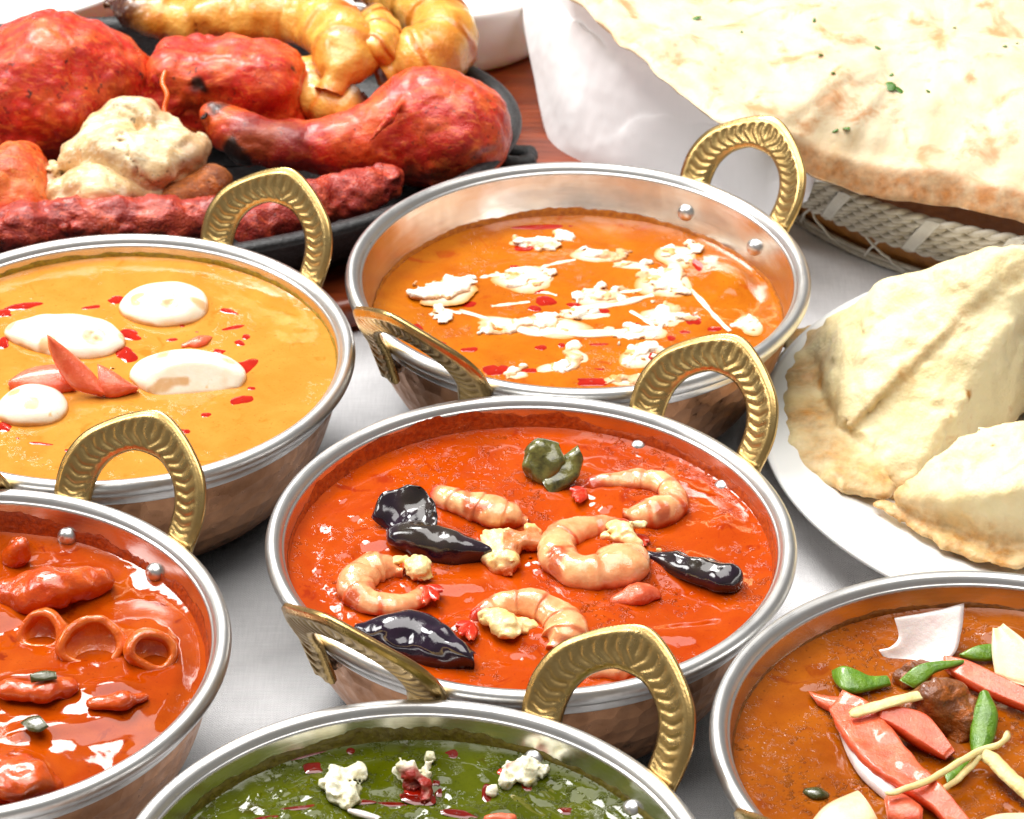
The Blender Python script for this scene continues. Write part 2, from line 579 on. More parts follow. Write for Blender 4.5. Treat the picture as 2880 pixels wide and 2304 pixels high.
def residue_band(k, amp, seed=0, back=1.0):
    """sauce dried on the steel above the surface, with a ragged upper edge"""
    na, nz = 420, 9
    th = np.linspace(0, 2 * np.pi, na, endpoint=False)
    top = amp * (0.5 + 0.35 * n2(1.6 * np.cos(th), 1.6 * np.sin(th), seed, 2) + 0.10 * n2(9 * np.cos(th), 9 * np.sin(th), seed + 3, 2) + 0.06 * n2(40 * np.cos(th), 40 * np.sin(th), seed + 4, 2))
    top = np.clip(top * (1 + back * 0.5 * np.sin(th)), 0.04, 1.0)
    t = np.linspace(0, 1, nz)[:, None]
    z = LEV[k] - 0.12 + t * (top[None] + 0.12)
    thick = 0.03 * np.sqrt(np.clip(1 - t ** 4, 0, 1)) * (1 + 0.5 * n2(np.cos(th) * 20 + t * 3, np.sin(th) * 20, seed + 7, 2)) + 0.004
    r = wall_r(np.minimum(z, 4.88)) - thick
    V = np.stack([r * np.cos(th), r * np.sin(th), z - LEV[k]], -1).reshape(-1, 3)
    return V, grid_faces(nz, na, close_v=True)


def m_sauce(name, c1, c2, speck=None, rough=0.16, grain=0.5, gscale=5.0, sss=0.15, smooth=0.5, oil=None):
    M = Mat(name, spec=0.5, ior=1.38)
    n = M.noise(0.55, 5, 0.6, 0.6); g = M.noise(gscale, 5, 0.62); p = M.noise(16, 3, 0.6, off=3)
    c = M.mix(M.ramp(n, (0.32, 0.0), (0.7, 1.0)), lin(c1), lin(c2))
    c = M.mix(M.ramp(p, (0.5, 0.0), (0.78, 0.2)), c, lin([v * 0.7 for v in c2]))
    if speck is not None:
        c = M.mix(M.ramp(M.noise(11, 2, 0.5, off=9), (0.66, 0.0), (0.74, 0.6)), c, lin(speck))
    if oil is not None:
        c = M.mix(M.ramp(M.noise(0.8, 4, 0.6, 1.2, off=21), (0.60, 0.0), (0.68, 0.75)), c, lin(oil))
    M.set('col', c)
    area = M.ramp(M.noise(0.5, 3, 0.5, off=6), (smooth - 0.06, 0.0), (smooth + 0.12, 1.0))
    M.set('rough', M.ramp(g, (0.3, rough * 0.8), (0.75, rough * 1.6)))
    peak = M.ramp(g, (0.55, 0.0), (0.75, 1.0)); pk2 = M.ramp(M.noise(gscale * 2.4, 2, 0.5, off=2), (0.60, 0.0), (0.76, 1.0))
    M.set('normal', M.bump(M.mt('MULTIPLY', M.mt('ADD', peak, M.mt('MULTIPLY', pk2, 0.5)), area), grain, 0.11, M.bump(M.noise(1.1, 2), 0.22, 0.07)))
    return M.m


def drop_mesh(rx, ry, hgt, seed):
    """a flat domed pool with an uneven outline"""
    na, nr = 34, 6
    th = np.linspace(0, 2 * np.pi, na, endpoint=False)
    out = 1 + 0.34 * n2(0.9 * np.cos(th) + seed, 0.9 * np.sin(th), seed, 2, 0.35)
    t = np.linspace(0.02, 1, nr)[:, None]
    x = rx * t * out * np.cos(th); y = ry * t * out * np.sin(th)
    z = hgt * np.sqrt(np.clip(1 - t ** 2.2, 0, 1)) + 0 * th - 0.012
    V = np.stack([x, y, z], -1).reshape(-1, 3)
    F = grid_faces(nr, na, close_v=True).tolist(); F.append(list(range(na))[::-1])
    return V, F


SURF = {}


def surf_h(k, X, Y):
    V = SURF[k]
    j = np.argmin((V[:, 0] - X) ** 2 + (V[:, 1] - Y) ** 2)
    return V[j, 2]


def curry(k, name, label, mat, resmat, amp=0.35, **kw):
    V, F = curry_surface(k, 0.2, **kw)
    SURF[k] = V[:110 * 240]
    o = tag(link(name, make_mesh(name, V, F, mat), None, (CEN[k][0], CEN[k][1], LEV[k])), label, 'curry', 'curries served in the bowls')
    r = link('residue', make_mesh('residue', *residue_band(k, amp, kw.get('seed', 0)), resmat), o)
    return o


def on(k, X, Y, lift=0.0):
    """world point on the sauce of bowl k under photo point X,Y"""
    p = at(X, Y, LEV[k] + lift)
    h = surf_h(k, p[0] - CEN[k][0], p[1] - CEN[k][1])
    return at(X, Y, LEV[k] + h + lift)


def pools(k, cur, mat, items, name='oil_drop', hgt=0.035, seed=0):
    """items: X, Y, length px, width px, turn degrees"""
    for i, (X, Y, a, b, ang) in enumerate(items):
        p = on(k, X, Y); q = at(X + 10, Y, p[2]); sc = 10 / (q[0] - p[0])
        V, F = drop_mesh(a / 2 / sc, b / 2 / sc / 0.55, hgt * min(1.0, 0.5 + b / 60), seed + i * 3)
        fade = np.clip(np.repeat(np.linspace(0.02, 1, 6), 34), 0, 1) ** 3.0
        link(name, make_mesh(name, V, F, mat, True, {'fade': fade}), cur, (p[0] - CEN[k][0], p[1] - CEN[k][1], p[2] - LEV[k]), math.radians(ang))


def ppcm(k):
    p = at(*pix((CEN[k][0], CEN[k][1], LEV[k])), LEV[k])
    a = pix(p); b = pix(p + np.array([1, 0, 0]))
    return b[0] - a[0]


S_A = m_sauce('prawn_curry_sauce', (182, 72, 5), (168, 54, 2), speck=(140, 34, 1), grain=1.0, gscale=2.3, smooth=0.50, rough=0.055, oil=(146, 35, 1))
S_B = m_sauce('cream_curry_sauce', (188, 108, 14), (172, 84, 6), speck=(140, 60, 3), grain=0.5, gscale=3.0, smooth=0.56, rough=0.08, oil=(168, 66, 4))
S_C = m_sauce('egg_curry_sauce', (202, 138, 56), (192, 122, 40), speck=(160, 88, 18), grain=0.4, gscale=3.0, smooth=0.60, rough=0.09, oil=(184, 108, 24))
S_D = m_sauce('squid_curry_sauce', (174, 74, 6), (152, 50, 2), speck=(108, 26, 1), grain=0.4, gscale=2.2, smooth=0.64, rough=0.045, oil=(118, 26, 1))
S_E = m_sauce('spinach_curry_sauce', (80, 86, 3), (60, 68, 1), speck=(34, 46, 1), grain=1.0, gscale=2.4, smooth=0.44, rough=0.045, oil=(60, 56, 2))
S_F = m_sauce('onion_curry_sauce', (160, 84, 9), (136, 62, 3), speck=(88, 38, 2), grain=1.0, gscale=3.0, smooth=0.47, rough=0.06, oil=(128, 52, 2))


def m_res(name, c1, c2):
    M = Mat(name, coat=0.3, coatr=0.15)
    n = M.noise(6, 5, 0.65)
    M.set('col', M.mix(M.ramp(n, (0.35, 0.0), (0.65, 1.0)), lin(c1), lin(c2)))
    M.set('rough', 0.35)
    M.set('normal', M.bump(n, 0.7, 0.08))
    return M.m


pc = lambda k, X, Y: tuple((at(X, Y, LEV[k]) - np.array([*CEN[k], 0]))[:2])
curA = curry('A', 'prawn_curry', 'smooth orange red sauce around the prawns and aubergine', S_A, m_res('prawn_residue', (196, 84, 18), (150, 52, 6)), 0.75, seed=11, wav=0.085, fine=0.045,
             lumps=[(*pc('A', 1330, 1215), 1.9, 0.9, 0.3, 0.16), (*pc('A', 1450, 1330), 1.6, 0.6, 0.2, 0.10), (*pc('A', 960, 1230), 1.2, 0.5, 0.1, 0.12),
                    (*pc('A', 760, 1150), 1.4, 0.5, 0.6, 0.08), (*pc('A', 1000, 1310), 0.8, 0.6, 0.1, 0.18),
                    (*pc('A', 1250, 1160), 2.1, 2.0, 0.0, 0.16), (*pc('A', 1330, 1045), 1.9, 1.3, 0.0, 0.13), (*pc('A', 825, 1232), 1.7, 1.5, 0.0, 0.14), (*pc('A', 1100, 1320), 2.0, 1.5, 0.0, 0.14),
                    (*pc('A', 1010, 1070), 1.9, 1.0, -0.5, 0.14), (*pc('A', 900, 1140), 2.0, 1.4, -0.3, 0.12), (*pc('A', 880, 1350), 2.0, 1.3, -0.3, 0.12), (*pc('A', 1460, 1205), 1.8, 1.0, -0.4, 0.12), (*pc('A', 1160, 985), 1.3, 1.3, 0, 0.1)])
curB = curry('B', 'cream_curry', 'orange tomato cream sauce with white crumbles in the back bowl', S_B, m_res('cream_residue', (200, 120, 20), (160, 84, 8)), 0.32, seed=23, wav=0.05,
             lumps=[(*pc('B', 1545, 590), 1.5, 1.7, 0.2, 0.32), (*pc('B', 1090, 560), 0.9, 0.5, 0.1, 0.12), (*pc('B', 940, 610), 0.8, 0.6, 0.1, 0.12)])
curC = curry('C', 'egg_curry', 'pale yellow orange sauce around the halved eggs', S_C, m_res('egg_residue', (168, 140, 20), (120, 96, 6)), 0.3, seed=31, wav=0.025, fine=0.012)
curD = curry('D', 'squid_curry', 'glossy red orange sauce around the squid rings', S_D, m_res('squid_residue', (180, 70, 10), (130, 42, 4)), 0.75, seed=47, wav=0.055, fine=0.01,
             lumps=[(*pc('D', 250, 1440), 4.2, 3.4, 0.2, 0.40), (*pc('D', 120, 1235), 1.9, 1.0, 0.25, 0.45), (*pc('D', 40, 1160), 0.5, 0.5, 0, 0.5), (*pc('D', -20, 1300), 1.2, 0.8, 0.2, 0.3), (*pc('D', 60, 1450), 1.4, 0.5, 0.0, 0.3),
                    (*pc('D', 20, 1640), 1.5, 1.1, -0.3, 0.45), (*pc('D', 240, 1470), 0.9, 0.4, 0.1, 0.22), (*pc('D', 100, 1545), 1.4, 0.4, 0.1, 0.12)])
curE = curry('E', 'spinach_curry', 'dark green pureed spinach sauce with red oil streaks', S_E, m_res('spinach_residue', (112, 100, 16), (84, 70, 6)), 0.5, seed=53, wav=0.11, fine=0.075)
curF = curry('F', 'onion_curry', 'brown orange sauce under the raw onion and tomato strips', S_F, m_res('onion_residue', (140, 84, 16), (104, 56, 6)), 0.35, seed=61, wav=0.06, fine=0.04,
             lumps=[(*pc('F', 2010, 1500), 1.7, 1.0, -0.3, 0.3), (*pc('F', 2110, 1330), 1.0, 0.6, -0.3, 0.2), (*pc('F', 1720, 1440), 0.7, 0.25, 0.1, 0.1)])
# ------------------------------------------------------------------ food materials
def m_food(name, c1, c2, rough=0.35, sss=0.3, radius=(1.0, 0.7, 0.5), bump=0.3, bs=4.0, ns=1.5, coat=0.2, spec=0.45, attrs=(), speck=None, ssss=0.3, scale=1.0):
    M = Mat(name, spec=spec, coat=coat, coatr=0.08, scale=scale)
    n = M.noise(ns, 5, 0.6, 0.4); g = M.noise(bs, 5, 0.6)
    c = M.mix(M.ramp(n, (0.33, 0.0), (0.68, 1.0)), lin(c1), lin(c2))
    if speck is not None:
        c = M.mix(M.ramp(M.noise(speck[1], 3, 0.6, off=5), (speck[2], 0.0), (speck[2] + 0.07, 0.9)), c, lin(speck[0]))
    for a, cc in attrs:
        c = M.mix(M.mt('MULTIPLY', M.attr(a), M.ramp(M.noise(3.0, 3, off=7), (0.2, 0.75), (0.5, 1.0)), clamp=True), c, lin(cc))
    M.set('col', c)
    M.set('rough', M.ramp(g, (0.3, rough * 0.75), (0.75, min(1.0, rough * 1.4))))
    M.set('normal', M.bump(M.mt('ADD', g, M.mt('MULTIPLY', M.noise(bs * 3.1, 3), 0.35)), bump, 0.09))
    M.set('sss', sss); M.set('sssr', radius); M.set('ssss', ssss * CM)
    return M.m


PRAWN = m_food('cooked_prawn', (244, 194, 140), (234, 158, 102), 0.12, 0.25, (1.0, 0.55, 0.4), bump=0.3, bs=3.0, ns=2.2, attrs=(('seg', (208, 84, 40)), ('red', (190, 40, 12)), ('sauced', (176, 56, 4))), coat=0.4)
PFLESH = m_food('prawn_flesh', (244, 226, 172), (234, 196, 112), 0.25, 0.15, bump=0.4, bs=5, attrs=(('sauced', (190, 74, 10)),))
AUB = m_food('aubergine_skin', (20, 9, 26), (40, 18, 40), 0.13, 0.0, bump=0.16, bs=2.2, coat=0.7, speck=((70, 30, 24), 1.2, 0.68), attrs=(('inner', (66, 60, 34)),))
GREEN_SKIN = m_food('green_aubergine_skin', (118, 116, 56), (44, 44, 16), 0.16, 0.05, bump=0.4, bs=3, ns=2.4, coat=0.6)
TOM = m_food('tomato_flesh', (228, 110, 70), (214, 76, 40), 0.2, 0.1, bump=0.4, bs=9, ns=2.2, coat=0.4, attrs=(('skin', (220, 74, 24)),))
PANEER = m_food('paneer', (250, 246, 234), (246, 236, 212), 0.5, 0.15, bump=0.7, bs=5, coat=0.05, speck=((226, 160, 76), 1.8, 0.62), attrs=(('sauced', (214, 140, 52)),))
PANEER_G = m_food('paneer_clean', (248, 244, 222), (240, 232, 190), 0.4, 0.15, bump=0.6, bs=5, coat=0.15, attrs=(('oil', (150, 26, 4)), ('sauced', (104, 100, 20))), speck=((200, 170, 70), 2.0, 0.66))
CREAM = m_food('cream', (244, 236, 220), (240, 216, 178), 0.2, 0.1, bump=0.2, bs=2, coat=0.2, attrs=(('fade', (206, 128, 36)),))
OIL = m_food('red_oil', (178, 30, 4), (152, 16, 2), 0.05, 0.0, bump=0.02, coat=0.3)
OIL_DK = m_food('dark_red_oil', (112, 14, 2), (84, 8, 1), 0.05, 0.0, bump=0.02, coat=0.3)
EGG = m_food('egg_white', (244, 238, 222), (238, 226, 200), 0.22, 0.25, bump=0.2, bs=1.5, coat=0.3, speck=((224, 172, 92), 1.3, 0.64), attrs=(('torn', (232, 196, 130)), ('sauced', (206, 146, 58))))
ONION = m_food('raw_onion', (238, 226, 220), (226, 206, 202), 0.25, 0.35, bump=0.25, bs=6, coat=0.3)
ONION_Y = m_food('cooked_onion', (240, 220, 180), (230, 200, 150), 0.28, 0.35, bump=0.2, bs=5, coat=0.3)
PEPPER = m_food('green_pepper', (112, 152, 28), (62, 112, 10), 0.16, 0.1, bump=0.5, bs=7, coat=0.5, attrs=(('inner', (130, 170, 40)),))
GINGER = m_food('ginger', (240, 222, 160), (228, 204, 130), 0.4, 0.3, bump=0.4, bs=6, coat=0.1)
MEATB = m_food('braised_meat', (150, 82, 22), (104, 50, 12), 0.22, 0.0, bump=0.8, bs=6, ns=2.5, coat=0.4, speck=((176, 92, 18), 1.5, 0.55))
SQUID = m_food('squid', (222, 112, 28), (196, 74, 8), 0.12, 0.1, bump=0.5, bs=4, coat=0.6)


# ------------------------------------------------------------------ food shapes
def sauced(V, k, h0=0.12, seed=0, soft=0.22):
    """how much sauce clings to a piece: to the waterline of bowl k, and in splashes"""
    V = np.asarray(V, float)
    z = V[:, 2] - LEV[k] + 0.16 * vnoise(V * 1.8, seed + 31)
    return np.clip(sstep(h0 + soft, h0, z) + 0.8 * sstep(0.42, 0.62, vnoise(V * 1.5 + 7, seed + 37)), 0, 1)


def px3(k, pts):
    """X, Y, height above the sauce (cm) -> world points"""
    out = []
    for p in pts:
        z = LEV[k] + p[2]
        if k == 'D':
            q = at(p[0], p[1], z); z += surf_h(k, q[0] - CEN[k][0], q[1] - CEN[k][1])
        out.append(at(p[0], p[1], z))
    return np.array(out)


def strip(eA, eB, thick, bulge=0.0, n=40, nv=14, rag=0.0, seed=0, crisp=6):
    """solid sheet between two edge curves"""
    A, B = spline(eA, n), spline(eB, n)
    v = np.linspace(0, 1, nv)[None, :, None]
    P = A[:, None] * (1 - v) + B[:, None] * v
    du = np.gradient(P, axis=0); dv = np.gradient(P, axis=1)
    N = np.cross(du, dv); N /= np.linalg.norm(N, axis=-1)[..., None] + 1e-9
    if N[..., 2].mean() < 0: N = -N
    P = P + N * (bulge * (1 - (2 * v - 1) ** 2))
    uu = np.linspace(0, 1, n)[:, None, None]
    prof = np.clip(1 - np.abs(2 * v - 1) ** crisp, 0.02, 1) ** 0.5 * np.clip(1 - np.abs(2 * uu - 1) ** (crisp * 3), 0.05, 1) ** 0.5
    if rag:
        P = P + N * rag * vnoise(P * 2.3, seed)[..., None] + rag * 0.5 * np.stack([vnoise(P * 3.0 + 9, seed + 1), vnoise(P * 3.0 + 19, seed + 2), 0 * P[..., 0]], -1)
    T = P + N * thick / 2 * prof; Bm = P - N * thick / 2 * prof
    ring = np.concatenate([T, Bm[:, ::-1]], 1)
    F = grid_faces(n, 2 * nv, close_v=True).tolist()
    F.append(list(range(2 * nv))[::-1]); F.append([(n - 1) * 2 * nv + q for q in range(2 * nv)])
    side = np.concatenate([np.zeros((n, nv)), np.ones((n, nv))], 1).ravel()
    vv = np.concatenate([np.tile(np.linspace(0, 1, nv), (n, 1)), np.tile(np.linspace(1, 0, nv), (n, 1))], 1).ravel()
    return ring.reshape(-1, 3), F, {'inner': side, 'skin': np.clip(side + (np.abs(2 * vv - 1) > 0.9), 0, 1)}


def sdf_piece(fn, P, pad=0.6, res=0.07):
    P = np.asarray(P, float)
    r = P[:, 3].max() if P.shape[1] > 3 else 0.0
    return surface_nets(fn, P[:, :3].min(0) - r - pad, P[:, :3].max(0) + r + pad, res)


def chunk(pts, k=0.25, amp=0.12, freq=1.2, seed=0, res=0.07, fine=0.03, ffreq=4.0, squash=1.0):
    """rounded lumps joined along a chain of x,y,z,r, with uneven surface"""
    pts = np.asarray(pts, float)
    zc = pts[:, 2].mean()

    def fn(P):
        Q = P.copy(); Q[..., 2] = zc + (Q[..., 2] - zc) / squash
        d = sd_chain(Q, pts, k) if len(pts) > 1 else sd_ball(Q, pts[0, :3], pts[0, 3])
        return d + amp * fbm(P * freq + seed, seed, 2) + fine * fbm(P * ffreq + seed, seed + 3, 2)
    return sdf_piece(fn, pts, 0.3 + amp * 1.6, res)


def crumble(c, w, d, h, seed, res=0.06, n=7, rag=0.42):
    """a broken soft crumb: a few flattened lobes with a torn, grainy surface"""
    rng = np.random.RandomState(seed)
    kn = [(rng.uniform(-0.25, 0.25), rng.uniform(-0.25, 0.25), 0, rng.uniform(0.45, 0.6))] + [(rng.uniform(-0.7, 0.7), rng.uniform(-0.6, 0.6), rng.uniform(-0.35, 0.25), rng.uniform(0.18, 0.42)) for _ in range(n)]
    c = np.asarray(c, float); S = np.array([w, d, h])

    def fn(P):
        q = (P - c) / S
        q = q + 0.22 * np.stack([fbm(P * 1.4 + 5 * j, seed + j, 2) for j in range(3)], -1)
        dd = None
        for x, y, z, r in kn:
            e = np.linalg.norm(q - np.array([x, y, z]), axis=-1) - r
            dd = e if dd is None else smin(dd, e, 0.30)
        return dd * S.min() + rag * 0.22 * fbm(P * 2.3, seed, 2) + rag * 0.16 * np.abs(fbm(P * 5.0, seed + 4, 2))
    lo, hi = c - S * 1.35 - 0.15, c + S * 1.35 + 0.15
    return surface_nets(fn, lo, hi, res)


def prawn(pts, r0, r1, nseg=6, flat=0.85, seed=0, n=150, nv=28):
    """curled peeled prawn: pts from head end to tail"""
    P = spline(pts, n); t = np.linspace(0, 1, n)
    s = (t ** 0.9) * nseg; fr = s % 1.0
    r = (r0 + (r1 - r0) * t ** 1.2) * (1.0 + 0.09 * (0.5 - fr)) * (1 + 0.08 * vnoise(np.stack([t * 5, t * 0 + seed, t * 0], -1), seed)) * np.clip(np.sin(np.clip(t * 9, 0, 1.57)), 0.35, 1) * np.clip((1 - t) * 14, 0.25, 1)
    r = np.convolve(np.pad(r, 1, 'edge'), [0.2, 0.6, 0.2], 'valid')
    V, F = tube(P, r, nv, flat, nfun=lambda u, a: 1 - 0.10 * np.exp(-((a - np.pi * 1.5) / 0.5) ** 2))
    V = V + 0.09 * np.stack([vnoise(V * 1.3 + q * 3, seed + q) for q in range(3)], -1) + 0.025 * np.stack([vnoise(V * 5 + q, seed + q) for q in range(3)], -1)
    seg = np.repeat(np.clip(np.exp(-(np.minimum(fr, 1 - fr) / 0.08) ** 2) * 0.9 + 0.5 * sstep(-0.3, 0.5, vnoise(np.stack([s * 1.3, s * 0 + seed * 2.1, s * 0], -1), seed + 2)), 0, 1), nv)
    a = np.tile(np.linspace(0, 2 * np.pi, nv, endpoint=False), n)
    side = np.cos(a)
    seg = np.clip(seg * (0.55 + 0.45 * side) + 0.3 * sstep(0.1, 0.6, vnoise(V * 1.7, seed + 9)) , 0, 1)
    red = np.repeat(sstep(0.80, 0.93, t), nv)
    return V, F, {'seg': seg, 'red': red}


def put_prawn(k, pts, r0, r1, label, head=None, tail=None, seed=0, nseg=6, group='prawns in the red curry'):
    W = px3(k, [(p[0], p[1] + 4, p[2] - 0.18) for p in pts])
    V, F, A = prawn(W, r0 * 1.13, r1 * 1.15, nseg, seed=seed)
    c, V = centred(V)
    o = tag(link('prawn', None, None, c), label, 'prawn', group)
    A['sauced'] = sauced(V + c, k, 0.02, seed)
    link('body', make_mesh('body', V, F, PRAWN, True, A), o)
    if head is not None:
        X, Y, dz, w, d, h = head
        q = at(X, Y, LEV[k] + dz)
        V, F = crumble(q, w, d, h, seed + 5, 0.05)
        link('flesh', make_mesh('flesh', V - c, F, PFLESH, True, {'sauced': sauced(V, k, 0.05, seed)}), o)
    if tail is not None:                     # red tail fan, three blades
        for i, (dx, dy) in enumerate(tail[1:]):
            a = px3(k, [tail[0]])[0]; b = px3(k, [(tail[0][0] + dx * 1.7, tail[0][1] + dy * 1.7, tail[0][2])])[0]
            m_ = (a + b) / 2; w = np.cross(b - a, [0, 0, 1]); w = w / np.linalg.norm(w) * 0.22
            V, F, A = strip([a - w * 0.4, m_ - w, b - w * 0.3], [a + w * 0.4, m_ + w, b + w * 0.3], 0.07, 0.05, 16, 8)
            link('tail_fan', make_mesh('tail_fan', V - c, F, PRAWN, True, {'seg': np.zeros(len(V)), 'red': np.ones(len(V))}), o)
    return o


# ------------------------------------------------------------------ bowl A: prawns and aubergine
put_prawn('A', [(1312, 1078, 0.22), (1365, 1082, 0.25), (1412, 1064, 0.25), (1412, 1030, 0.25), (1360, 1010, 0.27), (1295, 1012, 0.22), (1245, 1022, 0.12), (1222, 1034, 0.05)], 0.54, 0.24,
          'pale curled prawn nearest the back right handle of its bowl', tail=((1230, 1032, 0.12), (-14, 10), (-18, 0), (-8, 16)), seed=3)
put_prawn('A', [(1308, 1140, 0.42), (1322, 1168, 0.42), (1285, 1200, 0.42), (1225, 1202, 0.42), (1178, 1172, 0.42), (1182, 1132, 0.42), (1235, 1108, 0.40), (1300, 1110, 0.30), (1345, 1130, 0.12)], 0.72, 0.26,
          'largest prawn, a fat ring in the middle of the red curry', head=(1300, 1118, 0.62, 0.85, 0.75, 0.62), tail=((1340, 1128, 0.15), (16, 8), (10, 14)), seed=8)
put_prawn('A', [(852, 1200, 0.40), (812, 1190, 0.40), (770, 1200, 0.38), (748, 1232, 0.36), (778, 1264, 0.34), (835, 1270, 0.34), (880, 1254, 0.30), (905, 1232, 0.22)], 0.60, 0.22,
          'curled prawn at the left of the red curry, red tail inward', head=(862, 1192, 0.42, 0.66, 0.6, 0.42), tail=((900, 1235, 0.25), (12, 18), (-4, 22), (20, 6)), seed=13)
put_prawn('A', [(1168, 1372, 0.15), (1192, 1340, 0.30), (1182, 1300, 0.38), (1130, 1274, 0.42), (1070, 1272, 0.40), (1020, 1292, 0.32), (988, 1318, 0.18)], 0.66, 0.24,
          'arched prawn at the front of the red curry, over the yellow flesh', head=(1075, 1322, 0.32, 1.0, 0.9, 0.5), tail=((992, 1312, 0.22), (-14, 16), (0, 22), (-20, 4)), seed=21)
put_prawn('A', [(1108, 1100, 0.10), (1060, 1082, 0.32), (1000, 1064, 0.40), (945, 1046, 0.40), (912, 1034, 0.32)], 0.58, 0.30,
          'straight prawn lying behind the black folded aubergine', seed=27, nseg=4)
Vc, Fc = crumble(at(1082, 1150, LEV['A'] + 0.25), 0.85, 1.5, 0.6, 33)
solid('prawn_piece', (Vc, Fc, {'sauced': sauced(Vc, 'A', 0.08, 3)}), PFLESH, 'white chunk of prawn flesh between the aubergine and the largest prawn', 'prawn')
solid('prawn_piece', chunk(np.c_[px3('A', [(1250, 1418, 0.05), (1300, 1412, 0.12), (1340, 1402, 0.05)]), [0.25, 0.32, 0.25]], seed=4, amp=0.05), PRAWN,
      'pale prawn end seen through the front brass handle', 'prawn')


def aub(k, pts, seed, label, wing=None, mat=AUB, squash=0.6, amp=0.10):
    W = np.c_[px3(k, [p[:3] for p in pts]), [p[3] for p in pts]]
    fn0 = lambda P: sd_chain(P, W, 0.18)
    Wg = None
    if wing: Wg = np.c_[px3(k, [p[:3] for p in wing]), [p[3] for p in wing]]

    def fn(P):
        zc = W[:, 2].mean(); Q = P.copy(); Q[..., 2] = zc + (Q[..., 2] - zc) / squash
        d = fn0(Q)
        if Wg is not None: d = smin(d, sd_chain(P, Wg, 0.12), 0.12)
        w = 1 - np.abs(fbm(P * 0.9 + seed, seed, 2))
        return d + amp * (fbm(P * 1.0 + seed, seed, 2) - 0.6 * (w - 0.6))
    allp = W if Wg is None else np.vstack([W, Wg])
    V, F = sdf_piece(fn, allp, 0.5, 0.06)
    inner = np.zeros(len(V))
    if Wg is not None:
        d = np.linalg.norm(V[:, None] - Wg[None, :, :3], axis=-1).min(1)
        inner = sstep(0.9, 0.3, d) * 0.5 * (0.5 + 0.5 * vnoise(V * 2, seed))
    return solid('aubergine_piece', (V, F, {'inner': inner}), mat, label, 'aubergine', 'aubergine in the red curry')


def skin_piece(parts, label, mat=AUB, name='aubergine_piece', inner=0.0):
    Vs, Fs, n0 = [], [], 0
    for eA, eB, th, bu, rag, sd in parts:
        V, F, _ = strip(px3('A', eA), px3('A', eB), th, bu, 44, 18, rag, sd, crisp=5)
        Vs.append(V); Fs += [[q + n0 for q in f_] for f_ in F]; n0 += len(V)
    V = np.vstack(Vs)
    inn = inner * (0.5 + 0.5 * vnoise(V * 1.6, 3)) * sstep(0.3, 0.7, V[:, 2] - LEV['A'])
    return solid(name, (V, Fs, {'inner': inn}), mat, label, 'aubergine', 'aubergine in the red curry')


skin_piece([([(818, 1112, 0.35), (870, 1095, 0.70), (930, 1108, 0.62), (985, 1130, 0.45), (1034, 1152, 0.25)], [(832, 1150, -0.05), (880, 1178, 0.0), (940, 1192, 0.0), (990, 1190, 0.0), (1036, 1178, 0.0)], 0.40, 0.28, 0.09, 3),
            ([(782, 1090, 0.28), (796, 1055, 0.70), (822, 1032, 0.98), (858, 1020, 1.15), (884, 1024, 1.2)], [(838, 1150, 0.1), (884, 1132, 0.45), (912, 1112, 0.65), (922, 1080, 0.85), (908, 1046, 1.05)], 0.22, -0.24, 0.12, 5)],
           'black folded aubergine piece with a raised flap at the left of the straight prawn', inner=0.55)
skin_piece([([(752, 1326, 0.10), (815, 1297, 0.55), (880, 1286, 0.66), (940, 1318, 0.58), (1004, 1376, 0.30)], [(762, 1350, 0.0), (830, 1384, 0.0), (885, 1402, 0.0), (940, 1410, 0.0), (1000, 1408, 0.0)], 0.50, 0.26, 0.10, 9)],
           'glossy black aubergine wedge at the front left, beside the leaning handle')
aub('A', [(1362, 1170, 0.10, 0.16), (1425, 1188, 0.22, 0.36), (1485, 1204, 0.32, 0.50), (1525, 1216, 0.32, 0.54)], 15, 'rolled black aubergine strip at the right of the largest prawn', squash=0.8,
    wing=[(1420, 1172, 0.45, 0.10), (1480, 1186, 0.62, 0.14), (1535, 1195, 0.66, 0.14)])
aub('A', [(1388, 1362, 0.08, 0.22), (1402, 1382, 0.05, 0.22)], 17, 'small black aubergine tip just behind the front brass handle', amp=0.05)
skin_piece([([(1102, 950, 0.75), (1128, 922, 1.1), (1176, 932, 1.0)], [(1108, 1006, 0.0), (1146, 1020, 0.1), (1194, 996, 0.3)], 0.18, 0.16, 0.10, 13),
            ([(1138, 1010, 0.05), (1180, 966, 0.55), (1216, 936, 0.95)], [(1160, 1044, -0.1), (1210, 1018, 0.15), (1228, 966, 0.65)], 0.16, 0.14, 0.10, 15)],
           'green brown aubergine scrap standing at the back of the red curry', GREEN_SKIN)
solid('tomato_piece', chunk(np.c_[px3('A', [(1300, 1260, 0.02), (1345, 1250, 0.12), (1375, 1252, 0.05)]), [0.22, 0.42, 0.3]], seed=8, amp=0.08, squash=0.7), TOM,
      'pale red tomato piece sunk in the sauce below the rolled aubergine', 'tomato')
solid('garlic_crumb', crumble(at(1468, 1132, LEV['A'] + 0.08), 0.2, 0.22, 0.18, 41, 0.04, 5), PFLESH, 'tiny yellow crumb floating above the rolled aubergine', 'crumb')
solid('garlic_crumb', crumble(at(1392, 1160, LEV['A'] + 0.08), 0.2, 0.16, 0.12, 42, 0.04, 5), PFLESH, 'tiny yellow crumb touching the tip of the rolled aubergine', 'crumb')

